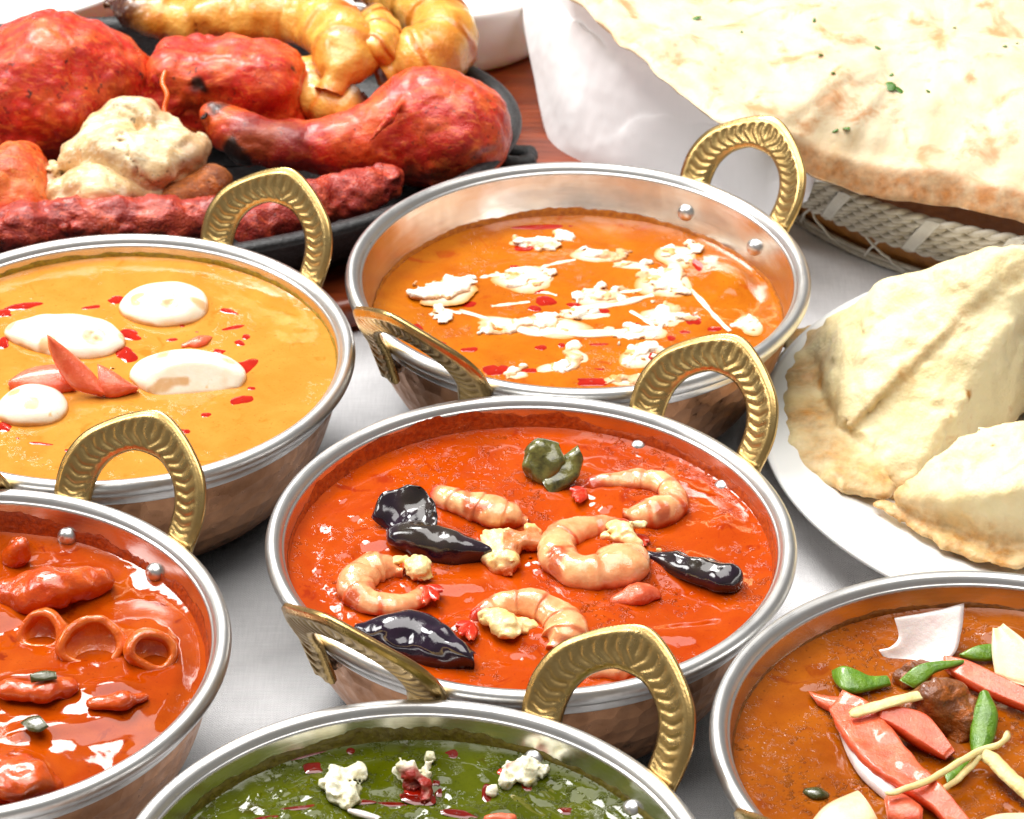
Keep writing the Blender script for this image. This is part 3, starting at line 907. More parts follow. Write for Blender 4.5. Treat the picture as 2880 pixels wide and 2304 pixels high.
# ------------------------------------------------------------------ bowl B: crumbled paneer, cream, red oil
b4 = lambda cx, cy: (703.6 + 0.479 * cx, 329 + 0.479 * cy)
sB = ppcm('B')
PB = [(860, 378, 190, 80), (1000, 355, 120, 70), (1160, 430, 215, 90), (1300, 475, 130, 50), (1520, 425, 150, 120), (500, 590, 290, 150), (850, 530, 225, 125), (1150, 610, 150, 100),
      (1270, 612, 95, 70), (1460, 560, 190, 140), (950, 735, 170, 130), (745, 745, 190, 80), (1100, 700, 160, 70), (1450, 690, 180, 120), (1350, 775, 190, 70), (1345, 870, 180, 125),
      (1050, 870, 85, 120), (970, 930, 90, 60), (790, 955, 85, 60), (1820, 735, 115, 85), (1300, 985, 180, 50), (480, 700, 95, 95), (1560, 700, 80, 60), (1200, 770, 110, 40)]
WORDS = ['rearmost', 'rear middle', 'large rear', 'flat rear', 'rounded right rear', 'largest left', 'big left centre', 'middle', 'small middle', 'big right centre', 'pointed centre', 'long left front', 'flat centre',
         'thick right', 'low right', 'big front right', 'tall narrow front', 'small front', 'frontmost left', 'lone far right', 'frontmost right', 'ragged left edge', 'small right', 'thin low centre']
for i, (cx, cy, w, h) in enumerate(PB):
    X, Y = b4(cx, cy); p = on('B', X, Y)
    W, D = w * 0.479 / sB / 2, h * 0.479 / sB / 2 / 0.62
    H = min(0.20, 0.26 * min(W, D) + 0.06)
    Vc, Fc = crumble(p + np.array([0, 0, H * 0.12]), W * 1.3, D * 1.3, H * 1.2, 100 + i, 0.05, 9, 0.3)
    solid('paneer_crumb', (Vc, Fc, {'sauced': sauced(Vc, 'B', p[2] - LEV['B'] + 0.0, i, 0.12) * 0.8}), PANEER,
          f'{WORDS[i]} white paneer crumb in the cream swirled curry', 'paneer', 'paneer crumbs in the orange curry')
for i, (pts, w) in enumerate([([(640, 535), (700, 524), (760, 520)], 22), ([(890, 495), (960, 475), (1060, 455)], 20), ([(550, 680), (640, 705), (740, 735), (880, 780), (1000, 775), (1120, 782), (1300, 770), (1440, 755)], 46),
                              ([(560, 690), (470, 680), (420, 700)], 26), ([(1000, 690), (1120, 665), (1250, 650), (1400, 610)], 40), ([(1540, 560), (1600, 620), (1660, 690), (1740, 770)], 26),
                              ([(1240, 455), (1350, 490), (1430, 530), (1480, 590)], 24), ([(690, 660), (780, 650), (860, 640)], 18), ([(1230, 600), (1340, 590), (1440, 560)], 24), ([(880, 600), (930, 600), (980, 612)], 16),
                              ([(1500, 480), (1490, 530), (1480, 580)], 60), ([(1300, 680), (1370, 720), (1420, 760)], 22)]):
    Q = spline([b4(*q) for q in pts], 26)
    W = np.array([on('B', X, Y, 0.0) for X, Y in Q]); W[:, 2] = np.convolve(np.pad(W[:, 2], 3, 'edge'), np.ones(7) / 7, 'valid')
    r = w * 0.479 / sB / 2 * (0.55 + 0.35 * vnoise(np.stack([np.arange(26) * 0.35, np.full(26, i * 3.1), np.zeros(26)], -1), i) + 0.3 * np.sin(np.linspace(0.3, 2.8, 26)))
    V, F = tube(W, np.clip(r * 1.35, 0.05, 1), 12, 0.28)
    link('cream_streak', make_mesh('cream_streak', V - np.array([*CEN['B'], LEV['B']]), F, CREAM, True, {'fade': np.tile(np.abs(np.cos(np.linspace(0, 2 * np.pi, 12, endpoint=False))) ** 5 * 0.8, 26)}), curB)
CPOOLS = [(*b4(cx, cy), w * 0.479 * k_, h * 0.479 * k_, a) for cx, cy, w, h, a, k_ in
      [(500, 600, 300, 90, 10, 1.1), (860, 545, 250, 100, 0, 1.1), (1460, 560, 220, 130, 20, 1.15), (960, 750, 260, 90, -8, 1.1), (740, 735, 260, 50, -12, 1.0), (1150, 615, 190, 80, 0, 1.1), (1450, 710, 230, 110, 10, 1.1),
       (1330, 780, 330, 60, 0, 1.0), (1340, 890, 210, 90, 0, 1.1), (1160, 440, 240, 80, 0, 1.0), (1520, 430, 170, 100, 0, 1.1), (1060, 890, 120, 90, 0, 1.0), (1100, 700, 240, 50, 0, 1.0), (1290, 985, 230, 44, 0, 1.0),
       (1310, 480, 160, 40, -10, 1.0), (870, 385, 200, 40, 0, 1.0), (1830, 740, 140, 80, 0, 1.0), (960, 935, 130, 40, 0, 1.0), (800, 960, 110, 40, 0, 1.0)]]
pools('B', curB, CREAM, CPOOLS, name='cream_pool', hgt=0.05, seed=300)
pools('B', curB, OIL, [(*b4(cx, cy), w * 0.479, h * 0.479, a) for cx, cy, w, h, a in
      [(590, 650, 90, 40, 25), (790, 485, 50, 20, 0), (880, 585, 95, 45, -10), (930, 640, 130, 50, 20), (880, 670, 50, 40, 60), (1060, 655, 90, 30, -10), (1180, 682, 75, 36, 10), (670, 745, 62, 56, 0), (700, 770, 60, 25, -20),
       (850, 742, 48, 20, 0), (595, 850, 78, 30, 0), (365, 755, 55, 50, 20), (910, 840, 60, 25, 0), (1000, 830, 40, 20, 0), (1180, 828, 150, 14, 0), (710, 940, 110, 52, 10), (860, 942, 110, 26, 0), (1020, 930, 100, 30, 0),
       (1130, 992, 190, 42, 0), (1395, 885, 64, 42, 0), (1230, 768, 80, 20, 0), (1540, 772, 52, 22, 0), (1610, 490, 50, 90, 20), (1580, 722, 76, 56, 0), (1665, 757, 115, 24, 0), (1310, 922, 60, 26, 0), (470, 820, 60, 14, -20),
       (1165, 936, 70, 12, 0), (840, 398, 130, 42, 0), (1480, 800, 50, 22, 0), (1345, 630, 30, 14, 0), (1330, 740, 40, 16, 0), (900, 310, 300, 26, 4)]], seed=5)

# ------------------------------------------------------------------ bowl C: halved eggs, tomato, red oil
b3 = lambda cx, cy: (0.4165 * cx, 449 + 0.4165 * cy)
sC = ppcm('C')


def egg(k, X, Y, L, Wd, H, ang, label, seed, cut=None, torn=None):
    p = at(X, Y, LEV[k] + 0.05)
    c, s = math.cos(math.radians(ang)), math.sin(math.radians(ang))

    def fn(P):
        q = P - p
        u = q[..., 0] * c + q[..., 1] * s; v = -q[..., 0] * s + q[..., 1] * c; w = q[..., 2]
        e = 1 + 0.16 * u / L
        d = (np.sqrt((u / L) ** 2 + (v / (Wd * e)) ** 2 + (w / H) ** 2) - 1) * min(L, Wd, H)
        d = d + 0.035 * fbm(P * 0.9, seed, 2)
        if cut is not None:
            n = np.array(cut[:3], float); n /= np.linalg.norm(n)
            d = smax(d, (q @ n) - cut[3], 0.10)
        if torn is not None:
            d = smax(d, -(sd_ball(P, p + np.array(torn[:3]), torn[3]) + 0.1 * fbm(P * 3, seed + 3, 2)), 0.06)
        return d
    S = np.array([max(L, Wd)] * 2 + [H])
    V, F = surface_nets(fn, p - S - 0.25, p + S + 0.25, 0.07)
    t = np.zeros(len(V))
    if torn is not None: t = sstep(0.12, -0.02, np.abs(np.linalg.norm(V - p - np.array(torn[:3]), axis=1) - torn[3])) * 0.7
    return solid('egg_half', (V, F, {'torn': t, 'sauced': sauced(V, k, -0.02, seed, 0.14) * 0.9}), EGG, label, 'egg', 'egg halves in the yellow curry')


egg('C', 138, 710, 2.05, 1.15, 0.60, -12, 'long egg half behind the upright tomato wedge', 3, torn=(1.1, -0.7, 0.72, 0.46))
egg('C', 345, 645, 1.5, 1.28, 0.60, 4, 'egg half furthest back in the yellow curry', 7, torn=(0.3, -0.8, 0.70, 0.38))
egg('C', 395, 794, 1.95, 1.30, 0.74, -6, 'large egg half with its cut face to the front right', 12, cut=(0.12, -0.75, 0.65, 0.62))
egg('C', 66, 860, 1.15, 1.15, 0.56, 30, 'small egg half at the left edge before the tomato', 19)
T3 = lambda pts: px3('C', pts)
solid('tomato_wedge', strip(T3([(98, 702, 1.9), (108, 750, 1.2), (150, 815, 0.35), (215, 836, 0.05)]), T3([(98, 702, 1.9), (150, 742, 1.25), (200, 790, 0.6), (226, 834, 0.05)]), 0.30, 0.12), TOM,
      'pointed tomato wedge standing upright among the eggs', 'tomato')
solid('tomato_wedge', strip(T3([(18, 812, 0.05), (55, 782, 0.25), (110, 770, 0.35), (150, 778, 0.35)]), T3([(22, 822, 0.02), (75, 828, 0.05), (120, 828, 0.05), (160, 822, 0.05)]), 0.28, 0.16), TOM,
      'pink tomato slice lying at the left of the upright wedge', 'tomato')
solid('tomato_wedge', strip(T3([(205, 766, 0.75), (235, 780, 0.6), (262, 800, 0.35), (292, 820, 0.08)]), T3([(210, 828, 0.15), (225, 836, 0.08), (248, 836, 0.05), (285, 826, 0.04)]), 0.26, 0.12), TOM,
      'red tomato skin wedge at the right of the upright wedge', 'tomato')
solid('tomato_bit', chunk(np.c_[px3('C', [(390, 728, 0.0), (420, 718, 0.08), (440, 712, 0.0)]), [0.14, 0.24, 0.16]], seed=3, amp=0.04, squash=0.6), TOM,
      'small red tomato bit between the two right eggs', 'tomato')
pools('C', curC, OIL, [(*b3(cx, cy), w * 0.4165, h * 0.4165, a) for cx, cy, w, h, a in
      [(120, 470, 170, 40, 20), (20, 510, 100, 60, 30), (15, 655, 90, 60, 0), (470, 475, 110, 30, 18), (590, 440, 110, 45, 10), (1140, 490, 170, 28, -32), (1180, 580, 180, 22, 24), (1245, 625, 56, 36, 0), (1215, 655, 46, 40, 40),
       (650, 610, 150, 50, -40), (640, 700, 100, 90, 20), (1110, 700, 80, 30, -20), (1225, 780, 110, 95, -35), (1270, 885, 56, 24, 0), (1225, 945, 120, 45, 30), (1045, 1020, 85, 32, 0), (930, 1102, 70, 32, 0), (335, 963, 28, 14, 0),
       (200, 1165, 120, 18, -8), (20, 1080, 90, 50, 20), (920, 570, 40, 24, 0), (995, 600, 20, 10, 0), (90, 1137, 26, 12, 0), (340, 1200, 30, 20, 0), (870, 640, 80, 22, 10)]], seed=40)

# ------------------------------------------------------------------ bowl D: squid rings
sD = ppcm('D')


def squid_ring(X, Y, r, dz, tilt, az, depth, label, seed):
    c = px3('D', [(X, Y, dz)])[0]
    n, nv = 60, 16
    a = np.linspace(0, 2 * np.pi, n, endpoint=False)
    wob = 1 + 0.12 * np.sin(2 * a + seed) + 0.05 * np.sin(3 * a + seed * 2)
    prof = np.array([(0, 0.08), (0.06, 0.14), (0.3, 0.2), (0.6, 0.16), (1, 0.10), (1, -0.06), (0.94, -0.1), (0.5, -0.14), (0.06, -0.10), (0, -0.05)])
    L = prof[:, 0] * depth; T = prof[:, 1]
    q = np.stack([(r * wob[:, None] + T) * np.cos(a)[:, None], np.ones((n, 1)) * L[None] - depth / 2, (r * 0.92 * wob[:, None] + T) * np.sin(a)[:, None]], -1)
    V = q.reshape(-1, 3) @ rot(tilt, 0, az).T + c
    V = V + 0.10 * np.stack([vnoise(V * 1.1 + j * 7, seed + j) for j in range(3)], -1) + 0.03 * np.stack([vnoise(V * 4 + j * 7, seed + j) for j in range(3)], -1)
    o = solid('squid_ring', (V, grid_faces(n, len(prof), True, True)), SQUID, label, 'squid', 'squid rings in the glossy red curry')
    tt_ = np.linspace(0.02, 1, 8)[:, None]; w_ = np.stack([r * 1.02 * tt_ * np.cos(a), -0.28 + 0.30 * (1 - tt_ ** 2) + 0 * a, r * 0.94 * tt_ * np.sin(a)], -1).reshape(-1, 3)
    V = w_ @ rot(tilt, 0, az).T + c; V = V + 0.06 * np.stack([vnoise(V * 1.6 + j_ * 7, seed + j_) for j_ in range(3)], -1)
    F = grid_faces(8, n, close_v=True).tolist(); F.append(list(range(n)))
    link('inside', make_mesh('inside', V - np.array(o.location) / CM, F, SQUID), o)
    return o


squid_ring(98, 1335, 0.58, 0.10, -36, -24, 0.9, 'leftmost of the three squid rings, next to the sauce covered piece', 1)
squid_ring(192, 1358, 0.72, 0.16, -42, 12, 0.9, 'middle squid ring, the widest opening of the three', 2)
squid_ring(314, 1372, 0.56, 0.10, -40, 24, 1.0, 'rightmost squid ring, next to the bowl wall', 3)
SAUCED = m_food('sauced_meat', (204, 84, 14), (180, 56, 6), 0.14, 0.15, bump=0.45, bs=3.5, coat=0.5)
solid('chicken_piece', chunk(np.c_[px3('D', [(30, 1260, 0.0), (110, 1235, 0.18), (200, 1222, 0.05)]), [0.62, 0.72, 0.5]], amp=0.14, seed=5, squash=0.75), SAUCED, 'sauce coated meat piece behind the squid rings', 'meat')
solid('chicken_piece', chunk(np.c_[px3('D', [(30, 1175, 0.1), (42, 1150, 0.45)]), [0.42, 0.30]], amp=0.10, seed=8), SAUCED, 'small sauce coated knob at the back left of the red curry', 'meat')
solid('chicken_piece', chunk(np.c_[px3('D', [(-20, 1650, 0.05), (50, 1640, 0.15), (90, 1665, 0.0)]), [0.8, 0.75, 0.45]], amp=0.15, seed=15, squash=0.7), SAUCED, 'large sauce coated piece at the lower left of the red curry', 'meat')
solid('chicken_piece', chunk(np.c_[px3('D', [(10, 1455, 0.0), (90, 1452, 0.06), (140, 1448, 0.0)]), [0.3, 0.4, 0.3]], amp=0.1, seed=18, squash=0.7), SAUCED, 'long low sauce coated piece in front of the squid rings', 'meat')
solid('chicken_piece', chunk(np.c_[px3('D', [(200, 1480, 0.0), (255, 1474, 0.04), (300, 1472, 0.0)]), [0.2, 0.3, 0.2]], amp=0.07, seed=22, squash=0.7), SAUCED, 'small half sunk piece below the widest squid ring', 'meat')
HERB = m_food('green_herb', (74, 74, 26), (48, 52, 14), 0.25, 0.05, bump=0.5, coat=0.5)
solid('green_pepper_bit', strip(px3('D', [(42, 1522, 0.22), (60, 1510, 0.28), (82, 1506, 0.28)]), px3('D', [(62, 1540, 0.16), (82, 1542, 0.22), (103, 1530, 0.18)]), 0.10, 0.03, 16, 8), HERB,
      'dark green herb square at the front left of the red curry', 'herb')
solid('green_pepper_bit', strip(px3('D', [(62, 1420, 0.5), (90, 1412, 0.5), (118, 1414, 0.5)]), px3('D', [(66, 1438, 0.42), (92, 1434, 0.44), (120, 1430, 0.42)]), 0.08, 0.03, 16, 8), HERB,
      'green herb strip lying between the squid rings and the front piece', 'herb')

# ------------------------------------------------------------------ bowl E: paneer in spinach
b7 = lambda cx, cy: (224.5 + 0.590 * cx, 1422 + 0.590 * cy)
sE = ppcm('E')
for i, (cx, cy, w, d, h, lab) in enumerate([(870, 365, 0.78, 0.95, 0.62, 'leftmost of the three white paneer lumps on green spinach'), (1085, 345, 0.74, 1.05, 0.66, 'middle paneer lump, red oil running down it'),
                                            (1490, 320, 0.74, 0.95, 0.62, 'rightmost paneer lump on green spinach, nearest the brass handle'), (1378, 378, 0.22, 0.3, 0.22, 'small paneer fragment beside the rightmost paneer lump')]):
    p = at(*b7(cx, cy + 30), LEV['E'] + 0.12)
    Vc, Fc = crumble(p, w, d, h, 300 + i, 0.05, 8, 0.6)
    oil_ = sstep(0.15, -0.25, Vc[:, 1] - p[1] + 0.25 * vnoise(Vc * 2, i)) * (1.0 if i == 1 else 0.0) + sstep(0.45, 0.6, vnoise(Vc * 1.6, 70 + i)) * (0.8 if i == 2 else 0.0)
    o = solid('paneer_lump', (Vc, Fc, {'oil': np.clip(oil_, 0, 1), 'sauced': sauced(Vc, 'E', -0.02, i, 0.12) * 0.8}), PANEER_G, lab, 'paneer', 'paneer lumps on the green spinach')
pools('E', curE, OIL_DK, [(*b7(cx, cy), w * 0.59, h * 0.59, a) for cx, cy, w, h, a in
      [(690, 262, 240, 46, 22), (740, 330, 80, 40, 10), (1235, 282, 66, 40, 0), (1110, 435, 150, 46, -10), (1360, 425, 40, 60, 0), (1190, 400, 50, 60, 0), (700, 470, 200, 16, 12), (850, 452, 240, 18, 4), (1060, 462, 220, 18, -4),
       (1250, 492, 160, 20, -12), (870, 268, 40, 30, 0), (1175, 382, 30, 20, 0), (1640, 480, 60, 24, 0), (1500, 400, 40, 24, 0), (560, 510, 120, 14, 14)]], seed=70)
pools('E', curE, OIL, [(*b7(cx, cy), w * 0.59, h * 0.59, a) for cx, cy, w, h, a in [(1415, 345, 60, 30, 20), (1495, 385, 40, 30, 0), (1100, 415, 110, 50, -20)]], seed=90, hgt=0.06)
solid('onion_sliver', strip(px3('E', [b7(860, 478) + (0.1,), b7(910, 484) + (0.14,), b7(980, 506) + (0.1,)]), px3('E', [b7(862, 490) + (0.08,), b7(905, 505) + (0.12,), b7(960, 520) + (0.08,)]), 0.1, 0.03, 16, 8), ONION,
      'pale onion sliver on the spinach at the bottom edge', 'onion')
solid('tomato_bit', chunk(np.c_[px3('E', [b7(1370, 520) + (0.05,), b7(1440, 515) + (0.05,)]), [0.2, 0.2]], seed=9, amp=0.05), TOM, 'small orange tomato bit on the spinach at the bottom edge', 'tomato')

# ------------------------------------------------------------------ bowl F: onion, tomato, pepper, ginger
f = lambda pts: px3('F', pts)
solid('meat_chunk', chunk(np.c_[f([(1925, 1500, 0.1), (1985, 1490, 0.4), (2030, 1530, 0.15)]), [0.6, 0.72, 0.6]], amp=0.32, freq=0.8, seed=6, fine=0.10, ffreq=3.0), MEATB, 'dark brown braised meat chunk in the middle of the brown curry', 'meat')
solid('meat_chunk', chunk(np.c_[f([(1900, 1430, 0.15), (1935, 1412, 0.25)]), [0.35, 0.35]], amp=0.15, freq=2, seed=16, fine=0.06), MEATB, 'small brown meat shred between the two pepper strips', 'meat')
solid('onion_petal', strip(f([(1883, 1301, 0.85), (1892, 1340, 0.45), (1876, 1362, 0.25), (1850, 1369, 0.12)]), f([(2030, 1270, 1.15), (2024, 1330, 0.6), (2000, 1385, 0.15), (1900, 1412, 0.02)]), 0.16, -0.25), ONION,
      'white onion square standing at the back of the brown curry', 'onion', 'onion petals in the brown curry')
solid('onion_petal', strip(f([(2090, 1322, 0.75), (2088, 1370, 0.5), (2095, 1422, 0.15)]), f([(2112, 1312, 0.85), (2170, 1365, 0.7), (2185, 1450, 0.2)]), 0.18, -0.12), ONION_Y,
      'cream onion petal at the right edge, over the green pepper tip', 'onion', 'onion petals in the brown curry')
solid('onion_petal', strip(f([(1768, 1548, 0.10), (1785, 1592, 0.12), (1815, 1640, 0.12), (1875, 1695, 0.05)]), f([(1790, 1545, 0.15), (1830, 1590, 0.2), (1880, 1640, 0.2), (1905, 1690, 0.1)]), 0.25, 0.12), ONION,
      'bright white onion strip under the long tomato strip', 'onion', 'onion petals in the brown curry')
solid('onion_petal', strip(f([(1700, 1740, 0.05), (1740, 1695, 0.3), (1806, 1664, 0.45)]), f([(1760, 1790, 0.0), (1810, 1760, 0.2), (1852, 1735, 0.25)]), 0.16, 0.12), ONION_Y,
      'cream onion petal cut by the bottom edge, at the left of the bowl', 'onion', 'onion petals in the brown curry')
solid('onion_petal', strip(f([(2050, 1735, 0.2), (2100, 1715, 0.3), (2170, 1712, 0.3)]), f([(2060, 1780, 0.1), (2110, 1770, 0.2), (2180, 1765, 0.2)]), 0.16, 0.1), ONION_Y,
      'cream onion petal in the bottom right corner', 'onion', 'onion petals in the brown curry')
solid('pepper_strip', strip(f([(1753, 1412, 0.12), (1775, 1402, 0.45), (1802, 1410, 0.4), (1830, 1424, 0.25), (1868, 1424, 0.2)]), f([(1760, 1440, 0.08), (1778, 1456, 0.18), (1805, 1460, 0.15), (1835, 1454, 0.12), (1876, 1444, 0.1)]), 0.13, 0.05, crisp=24), PEPPER,
      'dark green pepper strip at the left, bent at one end', 'pepper', 'green pepper strips')
solid('pepper_strip', strip(f([(1893, 1432, 0.32), (1925, 1405, 0.62), (1960, 1394, 0.66), (2030, 1390, 0.60)]), f([(1925, 1450, 0.22), (1945, 1438, 0.38), (1972, 1416, 0.5), (2028, 1400, 0.52)]), 0.12, 0.03, crisp=24), PEPPER,
      'twisted light green pepper strip in front of the onion square', 'pepper', 'green pepper strips')
solid('pepper_strip', strip(f([(2020, 1381, 0.1), (2050, 1362, 0.35), (2080, 1356, 0.35), (2110, 1358, 0.3)]), f([(2022, 1384, 0.1), (2055, 1392, 0.12), (2085, 1392, 0.12), (2110, 1388, 0.15)]), 0.13, 0.05, crisp=24), PEPPER,
      'pointed green pepper strip at the right of the onion square', 'pepper', 'green pepper strips')
solid('pepper_strip', strip(f([(2062, 1460, 0.85), (2046, 1510, 0.55), (2042, 1560, 0.25), (2046, 1590, 0.1)]), f([(2082, 1457, 0.9), (2101, 1500, 0.7), (2096, 1550, 0.35), (2078, 1590, 0.1)]), 0.14, 0.12, crisp=24), PEPPER,
      'leaf shaped green pepper piece beside the meat chunk', 'pepper', 'green pepper strips')
solid('pepper_strip', strip(f([(1985, 1625, 0.12), (2010, 1600, 0.2), (2040, 1590, 0.25)]), f([(1996, 1655, 0.1), (2020, 1635, 0.15), (2045, 1605, 0.2)]), 0.1, 0.05), PEPPER,
      'narrow green pepper sliver under the crossed ginger strips', 'pepper', 'green pepper strips')
solid('tomato_strip', strip(f([(1748, 1502, 0.25), (1770, 1548, 0.35), (1820, 1612, 0.4), (1890, 1660, 0.4), (1960, 1705, 0.35), (2010, 1760, 0.2)]), f([(1772, 1460, 0.45), (1838, 1492, 0.55), (1892, 1556, 0.6), (1945, 1622, 0.55), (2000, 1680, 0.5), (2050, 1740, 0.3)]), 0.42, 0.0, 60, 20, rag=0.05, crisp=40), TOM,
      'longest tomato strip, running down across the brown curry', 'tomato', 'tomato strips in the brown curry')
solid('tomato_strip', strip(f([(1845, 1498, 0.75), (1890, 1494, 0.7), (1945, 1508, 0.6), (1978, 1540, 0.45), (2012, 1582, 0.3)]), f([(1850, 1518, 0.6), (1880, 1535, 0.5), (1925, 1565, 0.35), (1960, 1585, 0.2), (1990, 1600, 0.12)]), 0.40, 0.0, 40, 20, crisp=40), TOM,
      'short tomato strip right beside the meat chunk', 'tomato', 'tomato strips in the brown curry')
solid('tomato_strip', strip(f([(1702, 1456, 0.08), (1735, 1466, 0.2), (1775, 1470, 0.3)]), f([(1722, 1486, 0.05), (1745, 1498, 0.1), (1770, 1508, 0.15)]), 0.22, 0.08, 24, 10), TOM,
      'red tomato tip poking out left of the longest strip', 'tomato', 'tomato strips in the brown curry')
solid('tomato_strip', strip(f([(1985, 1386, 0.35), (2040, 1398, 0.45), (2100, 1425, 0.5), (2175, 1462, 0.5)]), f([(1990, 1412, 0.25), (2035, 1440, 0.3), (2095, 1470, 0.3), (2170, 1500, 0.3)]), 0.38, 0.0, 40, 20, crisp=40), TOM,
      'tomato strip leading to the right edge behind the pepper leaf', 'tomato', 'tomato strips in the brown curry')
solid('tomato_strip', strip(f([(1862, 1682, 0.2), (1900, 1676, 0.3), (1945, 1705, 0.3)]), f([(1870, 1735, 0.1), (1905, 1745, 0.15), (1940, 1745, 0.15)]), 0.4, 0.15, 24, 12), TOM,
      'pale tomato end at the bottom edge below the ginger', 'tomato', 'tomato strips in the brown curry')
for lab, pts, r, fl in [('flat ginger strip lying across the two tomato strips', [(1790, 1505, 0.78), (1840, 1490, 0.92), (1900, 1472, 0.98), (1970, 1460, 0.95), (2028, 1458, 0.85)], 0.19, 0.5),
                        ('long thin ginger strip curling over the longest tomato strip', [(1864, 1672, 0.72), (1905, 1662, 0.80), (1951, 1645, 0.82), (2019, 1606, 0.72), (2068, 1578, 0.66), (2100, 1570, 0.7), (2118, 1556, 0.85), (2122, 1540, 0.95)], 0.105, 0.8),
                        ('thick ginger strip leaving at the right edge', [(2058, 1582, 0.55), (2090, 1600, 0.5), (2130, 1640, 0.4), (2175, 1680, 0.3)], 0.24, 0.7),
                        ('short ginger strip crossing the green sliver', [(1984, 1664, 0.3), (2015, 1642, 0.45), (2045, 1612, 0.5), (2064, 1590, 0.6)], 0.10, 0.8)]:
    P = spline(f(pts), 40)
    V, F = tube(P, r * np.clip(np.minimum(np.linspace(0, 1, 40), np.linspace(1, 0, 40)) * 14 + 0.55, 0, 1), 12, fl, nfun=lambda u, a: 1 + 0.10 * np.cos(4 * a) + 0.04 * np.sin(u * 40 + a * 2))
    V = V + 0.02 * np.stack([vnoise(V * 3 + j * 5, 60 + j) for j in range(3)], -1)
    solid('ginger_strip', (V, F), GINGER, lab, 'ginger', 'ginger strips in the brown curry')
solid('green_pepper_bit', chunk(np.c_[f([(1700, 1668, 0.02), (1720, 1672, 0.05), (1738, 1676, 0.0)]), [0.12, 0.16, 0.1]], amp=0.04, seed=3, res=0.05, squash=0.6), HERB,
      'tiny dark herb floating near the left rim of the brown curry', 'herb')
# ------------------------------------------------------------------ materials of the back row
def m_wood():
    M = Mat('stained_wood', coat=0.35, coatr=0.15, rough=0.35)
    x, y, z = M.sep()
    g = M.noise(1.0, 5, 0.6, 0.8, vec=M.comb(M.mt('MULTIPLY', x, 0.25), M.mt('MULTIPLY', y, 2.2), z))
    M.set('col', M.ramp(g, (0.3, lin((96, 34, 12))), (0.7, lin((146, 62, 24)))))
    M.set('normal', M.bump(g, 0.2, 0.03))
    return M.m


def m_iron():
    M = Mat('cast_iron', rough=0.42, spec=0.5, col=(0.012, 0.012, 0.013, 1))
    n = M.noise(7, 5, 0.65)
    M.set('col', M.mix(M.ramp(n, (0.5, 0.0), (0.8, 1.0)), (0.010, 0.010, 0.011, 1), (0.05, 0.048, 0.046, 1)))
    M.set('rough', M.ramp(M.noise(3, 3), (0.3, 0.28), (0.7, 0.5)))
    M.set('normal', M.bump(n, 0.6, 0.08))
    return M.m


def m_meat(name, c1, c2, hot, char=(26, 10, 6), sheen=0.25, bs=5.0, ch=0.70, rel=1.0):
    M = Mat(name, spec=0.5, coat=sheen * 0.4, coatr=0.22)
    n = M.noise(0.8, 5, 0.62, 0.5); o = M.noise(0.45, 4, 0.6, 0.8, off=11); g = M.noise(bs, 6, 0.65)
    c = M.mix(M.ramp(n, (0.35, 0.0), (0.68, 1.0)), lin(c1), lin(c2))
    c = M.mix(M.ramp(o, (0.46, 0.0), (0.64, 0.9)), c, lin(hot))
    c = M.mix(M.ramp(M.noise(1.7, 4, 0.6, off=23), (ch, 0.0), (ch + 0.05, 0.92)), c, lin(char))
    fb = M.noise(1.0, 4, 0.6, 1.5, vec=M.vm('MULTIPLY', M.cm, (1.0, 6.0, 2.5)))
    c = M.mix(M.ramp(fb, (0.52, 0.0), (0.66, 0.5)), c, lin([min(255, v * 1.25 + 14) for v in hot]))
    c = M.mix(M.ramp(M.noise(4.5, 3, 0.6, off=31), (0.62, 0.0), (0.70, 0.7)), c, lin([v * 0.35 for v in c2]))
    c = M.mix(M.attr('char'), c, lin(char))
    c = M.mix(M.ramp(g, (0.5, 0.0), (0.8, 0.4)), c, lin([v * 0.55 for v in c2]))
    M.set('col', c)
    M.set('rough', M.ramp(M.noise(1.4, 4, 0.6, off=41), (0.35, 0.22), (0.65, 0.55)))
    fib = M.noise(1.0, 4, 0.6, 1.0, vec=M.vm('MULTIPLY', M.cm, (1.2, 7.0, 3.0)))
    M.set('normal', M.bump(fib, 0.5 * rel, 0.10, M.bump(M.mt('ADD', g, M.noise(bs * 3, 3)), 0.8 * rel, 0.11)))
    return M.m


WOOD = m_wood(); IRON = m_iron()
TANDOORI = m_meat('tandoori_red', (214, 44, 20), (172, 20, 10), (230, 98, 36), rel=0.45, sheen=0.8, ch=0.66)
KEBAB = m_meat('kebab_red', (172, 44, 26), (140, 26, 16), (198, 76, 38), bs=3.5, ch=0.8, rel=0.8, sheen=0.6)
MALAI = m_meat('malai_chicken', (226, 194, 142), (204, 162, 106), (236, 214, 172), char=(134, 72, 34), ch=0.70, sheen=1.2, bs=3.0, rel=0.3)
YPRAWN = m_food('yellow_prawn', (234, 186, 88), (214, 134, 32), 0.25, 0.05, bump=0.8, bs=3, ns=0.8, coat=0.4, attrs=(('seg', (190, 92, 14)), ('red', (70, 30, 16))), speck=((120, 60, 20), 1.1, 0.70))
PORC = Mat('white_porcelain', rough=0.12, spec=0.5, coat=0.4, coatr=0.03, col=lin((238, 236, 232)))
PORC.set('sss', 0.05); PORC = PORC.m


